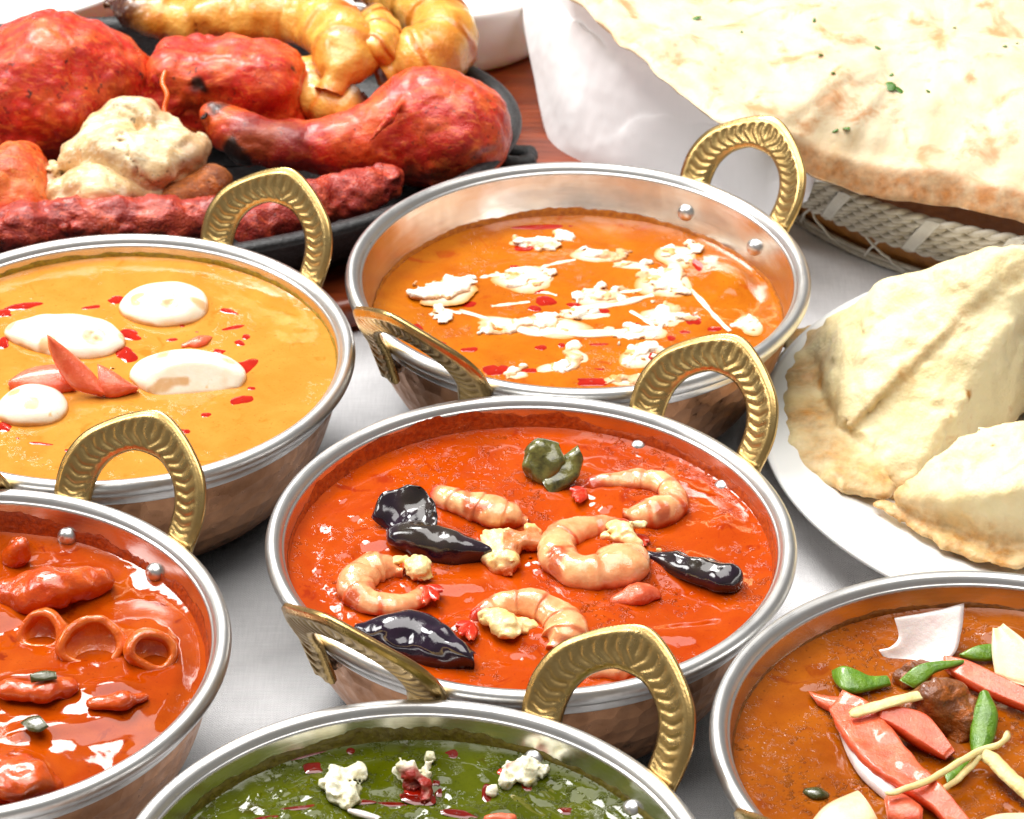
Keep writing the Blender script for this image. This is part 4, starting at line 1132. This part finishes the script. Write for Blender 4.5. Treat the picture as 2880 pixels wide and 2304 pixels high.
def m_bread(name, base, tan, brown, blist=0.62, fine=5.0, bstr=0.5):
    M = Mat(name, rough=0.6, spec=0.4, coat=0.12, coatr=0.3)
    n = M.noise(0.35, 5, 0.62, 0.4, off=3); s = M.noise(0.75, 4, 0.6, 0.5, off=8); g = M.noise(fine, 5, 0.62)
    c = M.mix(M.ramp(n, (0.45, 0.0), (0.75, 0.9)), lin(base), lin(tan))
    c = M.mix(M.ramp(s, (blist, 0.0), (blist + 0.14, 0.75)), c, lin(brown))
    b = M.mt('ADD', M.attr('brown'), M.mt('MULTIPLY', M.mt('SUBTRACT', M.noise(1.6, 4, 0.6, off=15), 0.5), M.mt('MULTIPLY', M.attr('brown'), 2.2)), clamp=True)
    c = M.mix(b, c, M.mix(M.ramp(g, (0.35, 0.0), (0.65, 1.0)), lin(brown), lin([v * 0.8 for v in brown])))
    M.set('col', c)
    M.set('rough', M.ramp(g, (0.3, 0.42), (0.7, 0.65)))
    M.set('normal', M.bump(M.mt('ADD', g, M.mt('MULTIPLY', M.noise(1.6, 3), 1.2)), bstr, 0.10))
    M.set('sss', 0.25); M.set('sssr', (1.0, 0.6, 0.3)); M.set('ssss', 0.35 * CM)
    return M.m


NAAN = m_bread('naan_crust', (218, 202, 170), (206, 172, 124), (190, 124, 64), 0.53, 4.0, 0.28)
SAMOSA = m_bread('samosa_crust', (238, 222, 176), (228, 202, 140), (200, 140, 62), 0.62, 3.2, 0.45)


# ------------------------------------------------------------------ wooden board, skillet, white dish
def oval(cx, cy, a, b, ang, n, p=2.0):
    th = np.linspace(0, 2 * np.pi, n, endpoint=False)
    c, s = np.cos(th), np.sin(th)
    u = a * np.sign(c) * np.abs(c) ** (2 / p); v = b * np.sign(s) * np.abs(s) ** (2 / p)
    ca, sa = math.cos(math.radians(ang)), math.sin(math.radians(ang))
    return np.stack([cx + u * ca - v * sa, cy + u * sa + v * ca], -1)


def oval_loft(cx, cy, a, b, ang, prof, n=180, p=2.0):
    """prof: inset, z"""
    rings = [np.c_[oval(cx, cy, a - i, b - i, ang, n, p), np.full(n, z)] for i, z in prof]
    V = np.vstack(rings); F = grid_faces(len(prof), n, close_v=True).tolist()
    F.append([(len(prof) - 1) * n + k for k in range(n)]); F.append(list(range(n))[::-1])
    return V, F


solid('serving_board', oval_loft(-16, 33.2, 20.2, 15.0, 0, [(0.4, 0.02), (0.05, 0.15), (0, 0.5), (0, 0.9), (0.1, 1.12), (0.4, 1.2), (1.2, 1.2), (19, 1.2)]), WOOD, 'dark red stained wooden board under the iron skillet', 'board')
SKC = (-16.2, 28.3, 16.6, 10.2, 8)
c0 = np.array([SKC[0], SKC[1], 1.2])
sk = tag(link('skillet', None, None, c0), 'black cast iron oval skillet heaped with tandoori meats', 'skillet')
V, F = oval_loft(*SKC, [(2.2, 1.22), (1.7, 1.3), (1.1, 1.9), (0.55, 2.9), (0.15, 3.45), (0.0, 3.62), (0.05, 3.78), (0.22, 3.86), (0.5, 3.84), (0.68, 3.72), (0.78, 3.5), (1.15, 2.7), (1.6, 2.2), (2.3, 2.05), (3.5, 2.02), (5.5, 2.0), (8, 2.0), (10.1, 2.0)])
link('pan', make_mesh('pan', V - c0, F, IRON), sk)
V, F = chunk([(-0.3, 30.6, 2.0, 0.3), (0.55, 30.6, 1.8, 0.32), (0.55, 29.8, 1.8, 0.32), (-0.3, 29.6, 2.0, 0.3)], amp=0.03)
link('lug', make_mesh('lug', V - c0, F, IRON), sk)
dp = [(3.6, 1.22), (4.6, 1.25), (5.0, 1.5), (5.4, 2.6), (5.7, 4.1), (5.75, 4.3), (5.62, 4.36), (5.5, 4.25), (5.2, 2.7), (4.6, 1.8), (0.0, 1.7)]
V, F = lathe(spline(dp, 50), 96)
solid('side_dish', (V + np.array([-3.2, 43.2, 0.0]), F), PORC, 'white porcelain dish behind the skillet at the top edge', 'dish')
V, F = lathe(spline(dp, 50), 96)
solid('side_dish', (V * np.array([1.3, 1.3, 0.6]) + np.array([-22.5, 46.5, 0.5]), F), PORC, 'white dish in the top left corner behind the red chicken', 'dish')


# ------------------------------------------------------------------ meats on the skillet
def w3(pts):
    return np.array([list(at(p[0], p[1], p[2])) + [p[3]] for p in pts])


def meat(name, groups, mat, label, cat, k=0.5, amp=0.22, freq=0.55, fine=0.04, ffreq=2.6, seed=0, res=0.11, holes=(), char=(), folds=(), crease=0.07, boxes=(), group='grilled meats on the iron skillet'):
    G = [w3(g) for g in groups]

    def fn(P):
        d = None
        for g in G:
            e = sd_chain(P, g, k) if len(g) > 1 else sd_ball(P, g[0, :3], g[0, 3])
            d = e if d is None else smin(d, e, k)
        for (X, Y, z, hf, rz, rn) in boxes:
            d = smin(d, sd_box(P, at(X, Y, z), hf, rot(0, 0, rz), rn), k)
        d = d + amp * fbm(P * freq + seed * 1.3, seed, 3) + fine * fbm(P * ffreq + seed, seed + 3, 3)
        d = d + crease * np.exp(-(fbm(P * 0.5 + seed * 2.1 + 3, seed + 8, 3) / 0.10) ** 2)
        for (X, Y, z, r) in holes:
            d = smax(d, -sd_ball(P, at(X, Y, z), r), 0.08)
        for fd in folds:
            d = smin(d, sd_chain(P, w3(fd), 0.2), 0.18)
        return d
    ext = [np.r_[at(X, Y, z) + np.array(hf) * sg, 0.2] for (X, Y, z, hf, rz, rn) in boxes for sg in (-1, 1)]
    V, F = sdf_piece(fn, np.vstack(G + ([np.array(ext)] if ext else [])), 0.4 + amp * 2, res)
    ch = np.zeros(len(V))
    for (X, Y, z, r, *st) in char:
        ch = np.maximum(ch, (st[0] if st else 1.0) * sstep(r, r * 0.45, np.linalg.norm(V - at(X, Y, z), axis=1) + 0.3 * vnoise(V * 2, seed)))
    return solid(name, (V, F, {'char': ch}), mat, label, cat, group)


meat('tandoori_chicken', [[(40, 215, 4.4, 2.4), (110, 185, 4.8, 2.8), (190, 190, 4.5, 2.35)], [(170, 90, 5.4, 0.9), (240, 110, 5.0, 0.85), (290, 150, 4.4, 0.8)]], TANDOORI, 'big rounded dark red chicken piece at the far left of the skillet', 'chicken', seed=2,
     folds=[[(150, 52, 6.6, 0.28), (200, 62, 6.5, 0.34), (250, 90, 6.0, 0.32), (300, 125, 5.0, 0.25)]], char=[(285, 262, 4.5, 0.35), (150, 290, 4.5, 0.15)])
meat('tandoori_chicken', [[(280, 225, 3.8, 1.2), (350, 215, 3.9, 1.4)], [(425, 90, 5.6, 0.45), (480, 98, 5.5, 0.55)]], TANDOORI, 'red chicken piece with a dark skewer hole in the middle of the skillet', 'chicken', seed=5, amp=0.2, boxes=[(480, 200, 4.1, (3.0, 1.7, 1.95), -4, 1.15)],
     holes=[(415, 183, 5.3, 0.30)], char=[(425, 62, 5.9, 0.45), (487, 92, 5.8, 0.25), (598, 185, 4.4, 0.4), (415, 183, 5.3, 0.42)])
meat('tandoori_chicken', [[(-10, 400, 3.6, 1.5), (25, 380, 3.7, 1.3), (45, 430, 3.4, 1.0)]], m_meat('tandoori_orange', (224, 86, 26), (206, 58, 16), (236, 132, 60), rel=0.5, sheen=0.8), 'orange red chicken piece cut by the left edge', 'chicken', seed=9)
drum = meat('chicken_drumstick', [[(955, 285, 4.0, 2.2), (900, 262, 4.3, 2.15), (810, 290, 4.0, 1.6), (700, 308, 3.8, 1.08), (600, 305, 3.9, 0.86), (520, 295, 4.1, 0.84), (480, 268, 4.4, 0.70), (450, 240, 4.8, 0.42)], [(985, 255, 4.1, 1.3)]], TANDOORI,
            'red tandoori drumstick with charred bone end lying across the skillet', 'chicken', seed=12, amp=0.15, fine=0.04, char=[(560, 320, 4.0, 2.6, 0.55), (452, 240, 4.9, 0.75), (500, 330, 3.8, 1.0), (520, 300, 4.0, 0.5), (470, 285, 4.2, 0.6)],
            folds=[[(770, 305, 5.0, 0.05), (820, 250, 5.8, 0.16), (850, 210, 5.9, 0.10)], [(900, 205, 5.9, 0.1), (960, 210, 5.5, 0.18), (1000, 250, 5.3, 0.12)], [(1020, 235, 4.4, 0.16), (1050, 205, 4.5, 0.07)]])
meat('malai_chicken', [[(205, 285, 4.8, 0.8), (250, 250, 5.2, 0.75), (310, 255, 5.1, 0.72), (350, 285, 4.8, 0.6)], [(165, 330, 4.2, 0.9), (240, 325, 4.5, 1.0), (310, 345, 4.4, 0.95), (380, 330, 4.3, 0.85), (410, 305, 4.4, 0.5)],
     [(200, 370, 3.8, 0.9), (300, 375, 3.8, 0.9), (380, 365, 3.7, 0.7)], [(112, 345, 3.9, 0.4), (105, 385, 3.5, 0.5), (130, 410, 3.3, 0.5)]], MALAI,
     'pale cream coloured chicken lump in front of the red pieces', 'chicken', seed=15, amp=0.24, freq=0.6, k=0.16, fine=0.04, crease=0.16, char=[(410, 335, 4.6, 0.9, 0.5), (330, 245, 5.6, 0.5, 0.4), (110, 400, 3.6, 0.8, 0.45), (270, 395, 4.3, 0.9, 0.4)])
meat('malai_chicken', [[(135, 415, 3.4, 0.75), (215, 402, 3.7, 0.8), (310, 402, 3.6, 0.6)]], MALAI, 'smaller pale chicken strip in front of the cream lump', 'chicken', seed=19, amp=0.18)
meat('malai_chicken', [[(370, 415, 3.4, 0.7), (430, 395, 3.5, 0.75), (465, 380, 3.4, 0.5)]], m_meat('browned_chicken', (168, 96, 44), (128, 60, 24), (206, 110, 40), ch=0.66), 'browned chicken scrap between the pale lump and the drumstick', 'chicken', seed=22, amp=0.2)
meat('seekh_kebab', [[(-60, 492, 3.3, 0.78), (40, 482, 3.4, 0.80), (140, 470, 3.4, 0.78), (250, 466, 3.4, 0.80), (350, 462, 3.4, 0.76), (440, 458, 3.3, 0.72)]], KEBAB, 'long dark red minced kebab along the front left of the skillet', 'kebab', seed=25, amp=0.14, freq=0.9, fine=0.09)
meat('seekh_kebab', [[(540, 478, 3.3, 0.78), (640, 440, 3.4, 0.84), (740, 412, 3.5, 0.80), (815, 382, 3.7, 0.74)]], KEBAB, 'shorter dark red minced kebab under the drumstick', 'kebab', seed=29, amp=0.14, freq=0.9, fine=0.09)


def big_prawn(pts, r0, r1, label, seed, nseg=6):
    W = np.array([at(*p) for p in pts])
    V, F, A = prawn(W, r0, r1, nseg, seed=seed, flat=0.9)
    V = V + 0.10 * np.stack([vnoise(V * 1.2 + j * 5, seed + j) for j in range(3)], -1) + 0.03 * np.stack([vnoise(V * 4 + j * 5, seed + j) for j in range(3)], -1)
    return solid('grilled_prawn', (V, F, A), YPRAWN, label, 'prawn', 'yellow grilled prawns')


big_prawn([(690, 195, 4.6), (715, 150, 5.2), (725, 95, 5.4), (680, 50, 5.4), (590, 32, 5.3), (480, 38, 5.0), (380, 40, 4.8), (290, 28, 4.8), (225, 8, 5.0)], 1.5, 0.75, 'long yellow grilled prawn reaching left behind the red chicken', 31)
big_prawn([(640, 150, 4.0), (670, 205, 3.9), (720, 225, 3.9), (770, 200, 4.2)], 1.25, 0.95, 'lower yellow prawn end tucked behind the drumstick', 34, 3)
big_prawn([(800, 160, 4.6), (905, 120, 4.9), (935, 70, 5.2), (890, 15, 5.4), (800, -30, 5.4), (720, -40, 5.3)], 1.6, 0.95, 'right yellow grilled prawn curled at the skillet back edge', 37)
big_prawn([(760, 130, 5.2), (790, 95, 5.6), (800, 60, 5.8), (770, 30, 5.9)], 1.1, 0.6, 'short yellow prawn with charred tip between the two long ones', 41, 4)
cB = at(452, 242, 4.9)
V, F = crumble(cB, 0.55, 0.5, 0.5, 77, 0.06, 6)
dl = np.array(drum.location) / CM
link('bone_end', make_mesh('bone_end', V - dl, F, m_meat('bone_knuckle', (206, 176, 130), (150, 110, 70), (190, 80, 40), ch=0.5), True, {'char': sstep(0.0, 0.4, vnoise(V * 1.8, 5))}), drum)
P = spline([at(348, 150, 6.0), at(342, 175, 5.8), at(352, 200, 5.6), at(346, 230, 5.2), at(350, 250, 5.0)], 30)
solid('carrot_shred', tube(P, 0.10, 8), m_food('carrot', (226, 104, 14), (214, 84, 8), bump=0.2), 'thin orange shred hanging over the middle red chicken', 'shred')

# ------------------------------------------------------------------ bread basket
STRAW = m_food('pale_straw', (216, 210, 196), (186, 176, 156), 0.5, 0.0, bump=0.3, bs=8, coat=0.1)
STRAP = m_food('white_strap', (222, 218, 206), (206, 200, 186), 0.35, 0.1, bump=0.1, bs=3, coat=0.2)
INNER = m_food('cane_lining', (176, 116, 50), (140, 86, 34), 0.5, 0.0, bump=0.4, bs=4)
BKC, BKA = (20.5, 32.0), -28.0
bk = tag(link('bread_basket', None, None, (BKC[0], BKC[1], 0)), 'oval woven wicker bread basket holding the naan', 'basket')
ca, sa = math.cos(math.radians(BKA)), math.sin(math.radians(BKA))


def bring(th, z, out=0.0):
    t = z / 3.7
    a, b = 11.6 + 1.6 * t + out, 9.1 + 1.75 * t + out
    u, v = a * np.cos(th), b * np.sin(th)
    return np.stack([u * ca - v * sa, u * sa + v * ca, z + 0 * th], -1)


th = np.linspace(0, 2 * np.pi, 160, endpoint=False)
zz = np.linspace(0.1, 3.5, 6)
V = np.concatenate([bring(th, z, -0.16) for z in zz]); F = grid_faces(6, 160, close_v=True).tolist(); F.append(list(range(160)))
link('lining', make_mesh('lining', V, F, INNER), bk)
tt = np.linspace(0, 2 * np.pi, 700)
for i, z in enumerate([1.62, 1.98, 2.34, 2.70, 3.06, 3.42]):
    for s in (0, math.pi):
        ph = tt * 62 + s + i * 1.1
        P = bring(tt, z + 0.10 * np.sin(ph), 0.10 + 0.10 * np.cos(ph))
        V, F = tube(P, 0.125, 6, cap=False)
        link('rope', make_mesh('rope', V, F, STRAW), bk)
for z, r in ((0.12, 0.14), (0.4, 0.1)):
    V, F = tube(bring(tt[::3], z, 0.08), r, 6, cap=False)
    link('base_ring', make_mesh('base_ring', V, F, STRAW), bk)
rng = np.random.RandomState(4)
for i in range(44):
    a0 = i / 44 * 2 * np.pi + rng.uniform(-0.03, 0.03); d = (0.10 if i % 2 else -0.10) + rng.uniform(-0.03, 0.03)
    P = np.array([bring(np.array([a0 + d * t])[0], 0.18 + 1.35 * t, 0.14 + 0.25 * math.sin(3.14 * t) * rng.uniform(0.3, 1.0)) for t in np.linspace(0, 1, 9)])
    V, F = tube(P, 0.055, 6)
    link('wire', make_mesh('wire', V, F, STRAP), bk)
for X, Y0, Y1 in ((1790, 395, 452), (1945, 460, 520), (2110, 500, 560)):
    q0 = at(X + 30, Y0, 3.5); q1 = at(X - 30, Y1, 1.7)
    ang = []
    for q in (q0, q1):
        dx, dy = q[0] - BKC[0], q[1] - BKC[1]
        ang.append(math.atan2((-dx * sa + dy * ca) / 10.5, (dx * ca + dy * sa) / 12.5))
    n = 14; L = np.linspace(0, 1, n)
    A = np.array([bring(ang[0] + (ang[1] - ang[0]) * t - 0.022, 3.55 - 2.0 * t, 0.30 + 0.05 * math.sin(3.14 * t)) for t in L])
    B = np.array([bring(ang[0] + (ang[1] - ang[0]) * t + 0.022, 3.55 - 2.0 * t, 0.30 + 0.05 * math.sin(3.14 * t)) for t in L])
    V, F, _ = strip(A, B, 0.07, 0.03, 20, 8)
    link('strap', make_mesh('strap', V, F, STRAP), bk)

# napkin in the basket, its corner lying on the table
NAPKIN = m_cloth('white_napkin', (248, 248, 249), 0.0, 0.15)
inner = [(1185, -40, 6.6), (1300, 75, 6.2), (1440, 180, 6.0), (1560, 280, 5.2), (1640, 335, 4.1), (1760, 400, 3.2)]
outer = [(1098, 0, 4.4), (1104, 60, 3.6), (1122, 150, 2.6), (1150, 280, 1.3), (1192, 352, 0.7), (1330, 420, 0.5), (1500, 450, 0.8), (1625, 455, 1.8), (1700, 420, 3.9)]
A = spline([at(*p) for p in inner], 90); B = spline([at(*p) for p in outer], 90)
nv = 60; v = np.linspace(0, 1, nv)[None, :, None]; u = np.linspace(0, 1, 90)[:, None, None]
P = A[:, None] * (1 - v) + B[:, None] * v
P[..., 2] += (0.9 * np.sin(np.pi * v) * (0.7 + 0.3 * np.sin(2.2 + u * 5)))[..., 0] * 1.25
fold = (np.abs(np.sin(u * 8 + v * 2.5 + 1.5 * np.sin(v * 3))) - 0.5) * 0.75 * np.sin(np.pi * np.clip(v * 1.1, 0, 1)) + 0.5 * n2(P[..., 0] * 0.4, P[..., 1] * 0.45, 5, 3)[..., None] * np.sin(np.pi * v)
P[..., 2] += fold[..., 0]
V = np.concatenate([P, P - np.array([0, 0, 0.06])], 1)
ring = np.concatenate([P, (P - np.array([0, 0, 0.07]))[:, ::-1]], 1).reshape(-1, 3)
F = grid_faces(90, 2 * nv, close_v=True).tolist()
solid('napkin', (ring, F), NAPKIN, 'white cloth napkin spilling out of the bread basket', 'napkin')

# ------------------------------------------------------------------ naan
ed = [(1150, -60, 7.4), (1300, 90, 7.2), (1440, 190, 6.9), (1550, 278, 6.5), (1640, 332, 5.6), (1730, 372, 4.8), (1800, 402, 4.4), (1950, 434, 4.3), (2120, 460, 4.3), (2300, 476, 4.4), (2480, 400, 5.5), (2520, 200, 6.5),
      (2450, -60, 7.6), (2200, -260, 8.2), (1800, -300, 8.4), (1400, -200, 8.0), (1150, -60, 7.4)]
E0 = spline([at(*p) for p in ed], 261)[:-1]
_th = np.linspace(0, 2 * np.pi, 260, endpoint=False)
E0 = E0 + np.stack([n2(6 * np.cos(_th), 6 * np.sin(_th), 81, 3), n2(6 * np.cos(_th), 6 * np.sin(_th), 85, 3), 0.4 * n2(7 * np.cos(_th), 7 * np.sin(_th), 88, 2)], -1) * 0.24
cN = at(1980, 90, 7.2); nt = 70
t = 1 - (1 - np.linspace(0.0, 1, nt)) ** 1.5
P = cN + (E0[None] - cN) * t[:, None, None]
lift = 0.5 * (1 - t[:, None] ** 2) + np.zeros((1, 260))
front = sstep(0, 1, (E0[:, 2] < 6.2) * 1.0)[None]
P[..., 2] = cN[2] + (E0[None, :, 2] - cN[2]) * (t[:, None] ** (1.1 + 1.3 * np.convolve(np.tile(front[0], 3), np.ones(21) / 21, 'same')[260:520][None]))
bl = n2(P[..., 0] * 0.35, P[..., 1] * 0.35, 71, 3) * 0.28 + np.clip(n2(P[..., 0] * 0.9, P[..., 1] * 0.9, 75, 2), 0, 1) * 0.16
thick = 0.32 * np.sqrt(np.clip(1 - t ** 7, 0, 1))[:, None] + 0.0
rim = 0.22 * np.exp(-((t - 0.93) / 0.045) ** 2)[:, None]
top = P.copy(); top[..., 2] += thick + rim + bl * np.clip(1.2 - t, 0, 1)[:, None] ** 0.3
bot = P.copy(); bot[..., 2] -= thick * 0.9
V = np.vstack([top.reshape(-1, 3), bot[::-1].reshape(-1, 3)])
F = grid_faces(2 * nt, 260, close_v=True)
ebr = (sstep(0.86, 1.0, t)[:, None] * (0.08 + 0.6 * front) + 0.18 * np.exp(-((t - 0.95) / 0.03) ** 2)[:, None])
br = np.concatenate([ebr.ravel(), np.maximum(ebr[::-1], 0.3).ravel()])
naan = solid('naan', (V, F, {'brown': br}), NAAN, 'large pale naan bread with browned edge on the basket', 'bread')
LEAF = m_food('coriander', (70, 120, 20), (44, 88, 10), 0.4, 0.1, bump=0.2)
NT = top.reshape(-1, 3)
NTP = np.array([pix(p) for p in NT[::3]])
for i, (X, Y, w) in enumerate([(1463, 32, 22), (1880, 182, 30), (1890, 195, 24), (1725, 116, 14), (1775, 272, 22), (1762, 282, 12), (1712, 42, 12), (1955, 195, 12), (1760, 158, 14), (2120, 100, 12), (1870, 165, 14), (1560, 70, 9), (1845, 100, 16), (2140, 96, 10), (2010, 60, 8)]):
    q = NT[::3][np.argmin(((NTP - (X, Y)) ** 2).sum(1))]
    V, F = drop_mesh(w / 2 / 55, w / 3 / 55, 0.05, 200 + i)
    V[:, 2] += 0.05 * np.sin(V[:, 0] * 9)
    link('coriander_fleck', make_mesh('coriander_fleck', V, F, LEAF), naan, q + np.array([0, 0, 0.03]) - np.array(naan.location) / CM, i * 1.3)

# ------------------------------------------------------------------ plate and samosas
pp = [(0, 0.75), (7.0, 0.75), (8.0, 0.8), (8.8, 1.02), (10.2, 1.5), (11.55, 1.86), (11.75, 1.88), (11.8, 1.78), (11.6, 1.66), (10.0, 1.1), (8.6, 0.5), (7.2, 0.2), (6.8, 0.0), (6.4, 0.0), (6.2, 0.3), (0, 0.3)]
V, F = lathe(np.array(pp), 192)
solid('plate', (V + np.array([20.1, 11.0, 0.0]), F), PORC, 'round white porcelain plate under the two samosas', 'plate')


def hull_planes(P):
    P = np.asarray(P, float); out = []
    n = len(P)
    for i in range(n):
        for j in range(i + 1, n):
            for k in range(j + 1, n):
                N = np.cross(P[j] - P[i], P[k] - P[i]); L = np.linalg.norm(N)
                if L < 1e-6: continue
                N /= L; d = P @ N - P[i] @ N
                if (d <= 1e-6).all(): out.append((N, P[i] @ N))
                elif (d >= -1e-6).all(): out.append((-N, -(P[i] @ N)))
    return out


def sd_hull(P, planes, k):
    d = None
    for N, o in planes:
        e = P @ N - o
        d = e if d is None else smax(d, e, k)
    return d


def first_hit(fn, X, Y, t0=60, t1=140):
    d = at(X, Y, 0) - CAM; d = d / np.linalg.norm(d)
    s = np.linspace(t0, t1, 1600); Q = CAM + d * s[:, None]
    f_ = fn(Q); i = np.argmax(f_ < 0)
    return Q[i] if f_[i] < 0 else None


def samosa(verts, flange, label, seed, ridge=None, k=0.32, round_=0.18, spots=()):
    H = np.array([at(*p) for p in verts]); PL = hull_planes(H)
    ctr = H.mean(0)
    FL = np.array([list(at(p[0], p[1], p[2])) + [p[3]] for p in flange])

    def base(P):
        d = sd_hull(P, PL, k) - round_
        Q = P.copy(); return d

    def flg(P):
        Q = P.copy(); zc = FL[:, 2].mean(); Q[..., 2] = zc + (Q[..., 2] - zc) / 0.3
        return sd_chain(Q, FL, 0.2) * 0.6 + 0.16 * vnoise(P * 1.5, seed + 4) + 0.07 * vnoise(P * 4, seed + 5)
    R = None
    if ridge is not None:
        R = []
        for X, Y, r in ridge:
            h = first_hit(base, X, Y)
            if h is not None: R.append(list(h - np.array([0, 0, 0.02])) + [r])
        R = np.array(R)

    def fn(P):
        d = base(P) + 0.22 * fbm(P * 0.45, seed, 3) + 0.05 * fbm(P * 1.5, seed + 2, 3) - 0.12 * np.clip(fbm(P * 2.2, seed + 6, 2) - 0.2, 0, 1)
        if R is not None and len(R) > 1:
            nv_ = np.cross(R[-1, :3] - R[0, :3], R[len(R) // 2, :3] - ctr); nv_ = nv_ / np.linalg.norm(nv_)
            if nv_[2] < 0: nv_ = -nv_
            d = d - 0.20 * sstep(-0.06, 0.06, (P - R[len(R) // 2, :3]) @ nv_ + 0.12 * vnoise(P * 0.9, seed + 11))
        d = smin(d, flg(P), 0.35)
        if R is not None and len(R) > 1: d = smin(d, sd_chain(P, R, 0.2), 0.22)
        return d
    allp = np.vstack([np.c_[H, np.zeros(len(H))], FL])
    V, F = sdf_piece(fn, allp, 0.7, 0.13)
    fd = np.min([np.linalg.norm(V - q[:3], axis=1) for q in FL], 0)
    br = sstep(1.8, 0.3, fd) * 0.62 + sstep(2.2, 0.8, V[:, 2]) * 0.3
    if R is not None and len(R) > 1:
        rd = np.min([np.linalg.norm(V - R[i, :3] * (1 - s_) - R[i + 1, :3] * s_, axis=1) for i in range(len(R) - 1) for s_ in (0, .25, .5, .75, 1)], 0)
        br = np.maximum(br, sstep(0.5, 0.1, rd) * 0.38)
    for X, Y, r in spots:
        h = first_hit(base, X, Y)
        if h is not None: br = np.maximum(br, sstep(r, r * 0.5, np.linalg.norm(V - h, axis=1)) * 1.0)
    return solid('samosa', (V, F, {'brown': br}), SAMOSA, label, 'samosa', 'samosas on the white plate')


samosa([(1715, 730, 1.3), (1790, 690, 2.2), (1895, 602, 5.0), (2080, 562, 6.2), (2230, 522, 6.8), (2150, 740, 3.4), (2100, 860, 1.0), (2250, 800, 1.2), (1890, 1040, 1.0), (1780, 960, 1.2), (1780, 880, 2.4), (1960, 850, 3.0)],
       [(1690, 715, 1.55, 0.75), (1700, 800, 1.6, 1.0), (1712, 890, 1.6, 1.12), (1745, 965, 1.5, 1.12), (1800, 1010, 1.45, 1.0), (1850, 1030, 1.4, 0.75)],
       'large samosa at the back of the plate, crimped edge to the left', 4, ridge=[(2190, 535, 0.24), (2130, 575, 0.20), (2050, 640, 0.16), (1960, 725, 0.14), (1890, 790, 0.14), (1830, 850, 0.14), (1785, 895, 0.12)], spots=[(2002, 872, 0.14), (1705, 938, 0.12), (2046, 830, 0.25)])
samosa([(1868, 1046, 1.7), (1950, 985, 2.6), (2060, 905, 3.6), (2170, 880, 3.9), (2300, 900, 3.6), (1935, 1085, 1.2), (2010, 1140, 1.0), (2120, 1170, 1.0), (2300, 1170, 1.0), (2060, 1050, 3.0), (2250, 1040, 3.2)],
       [(1865, 1045, 1.7, 0.2), (1930, 1098, 1.3, 0.35), (2020, 1150, 1.15, 0.5), (2090, 1172, 1.1, 0.6), (2220, 1180, 1.1, 0.6)],
       'front samosa with its pointed tip toward the plate edge', 8, spots=[(2090, 938, 0.10), (2090, 1150, 0.3)])
cp = spline([(1.6, 0.0), (1.9, 0.05), (2.3, 1.2), (2.6, 2.6), (2.55, 2.7), (2.45, 2.6), (2.2, 1.6), (0, 1.5)], 30)
V, F = lathe(cp, 48)
BROWN = m_food('brown_glaze', (110, 56, 22), (86, 40, 14), 0.15, 0.0, bump=0.05, coat=0.5)
solid('sauce_cup', (V + at(2262, 850, 0.8), F), BROWN, 'brown glazed sauce cup at the right edge behind the samosas', 'cup')
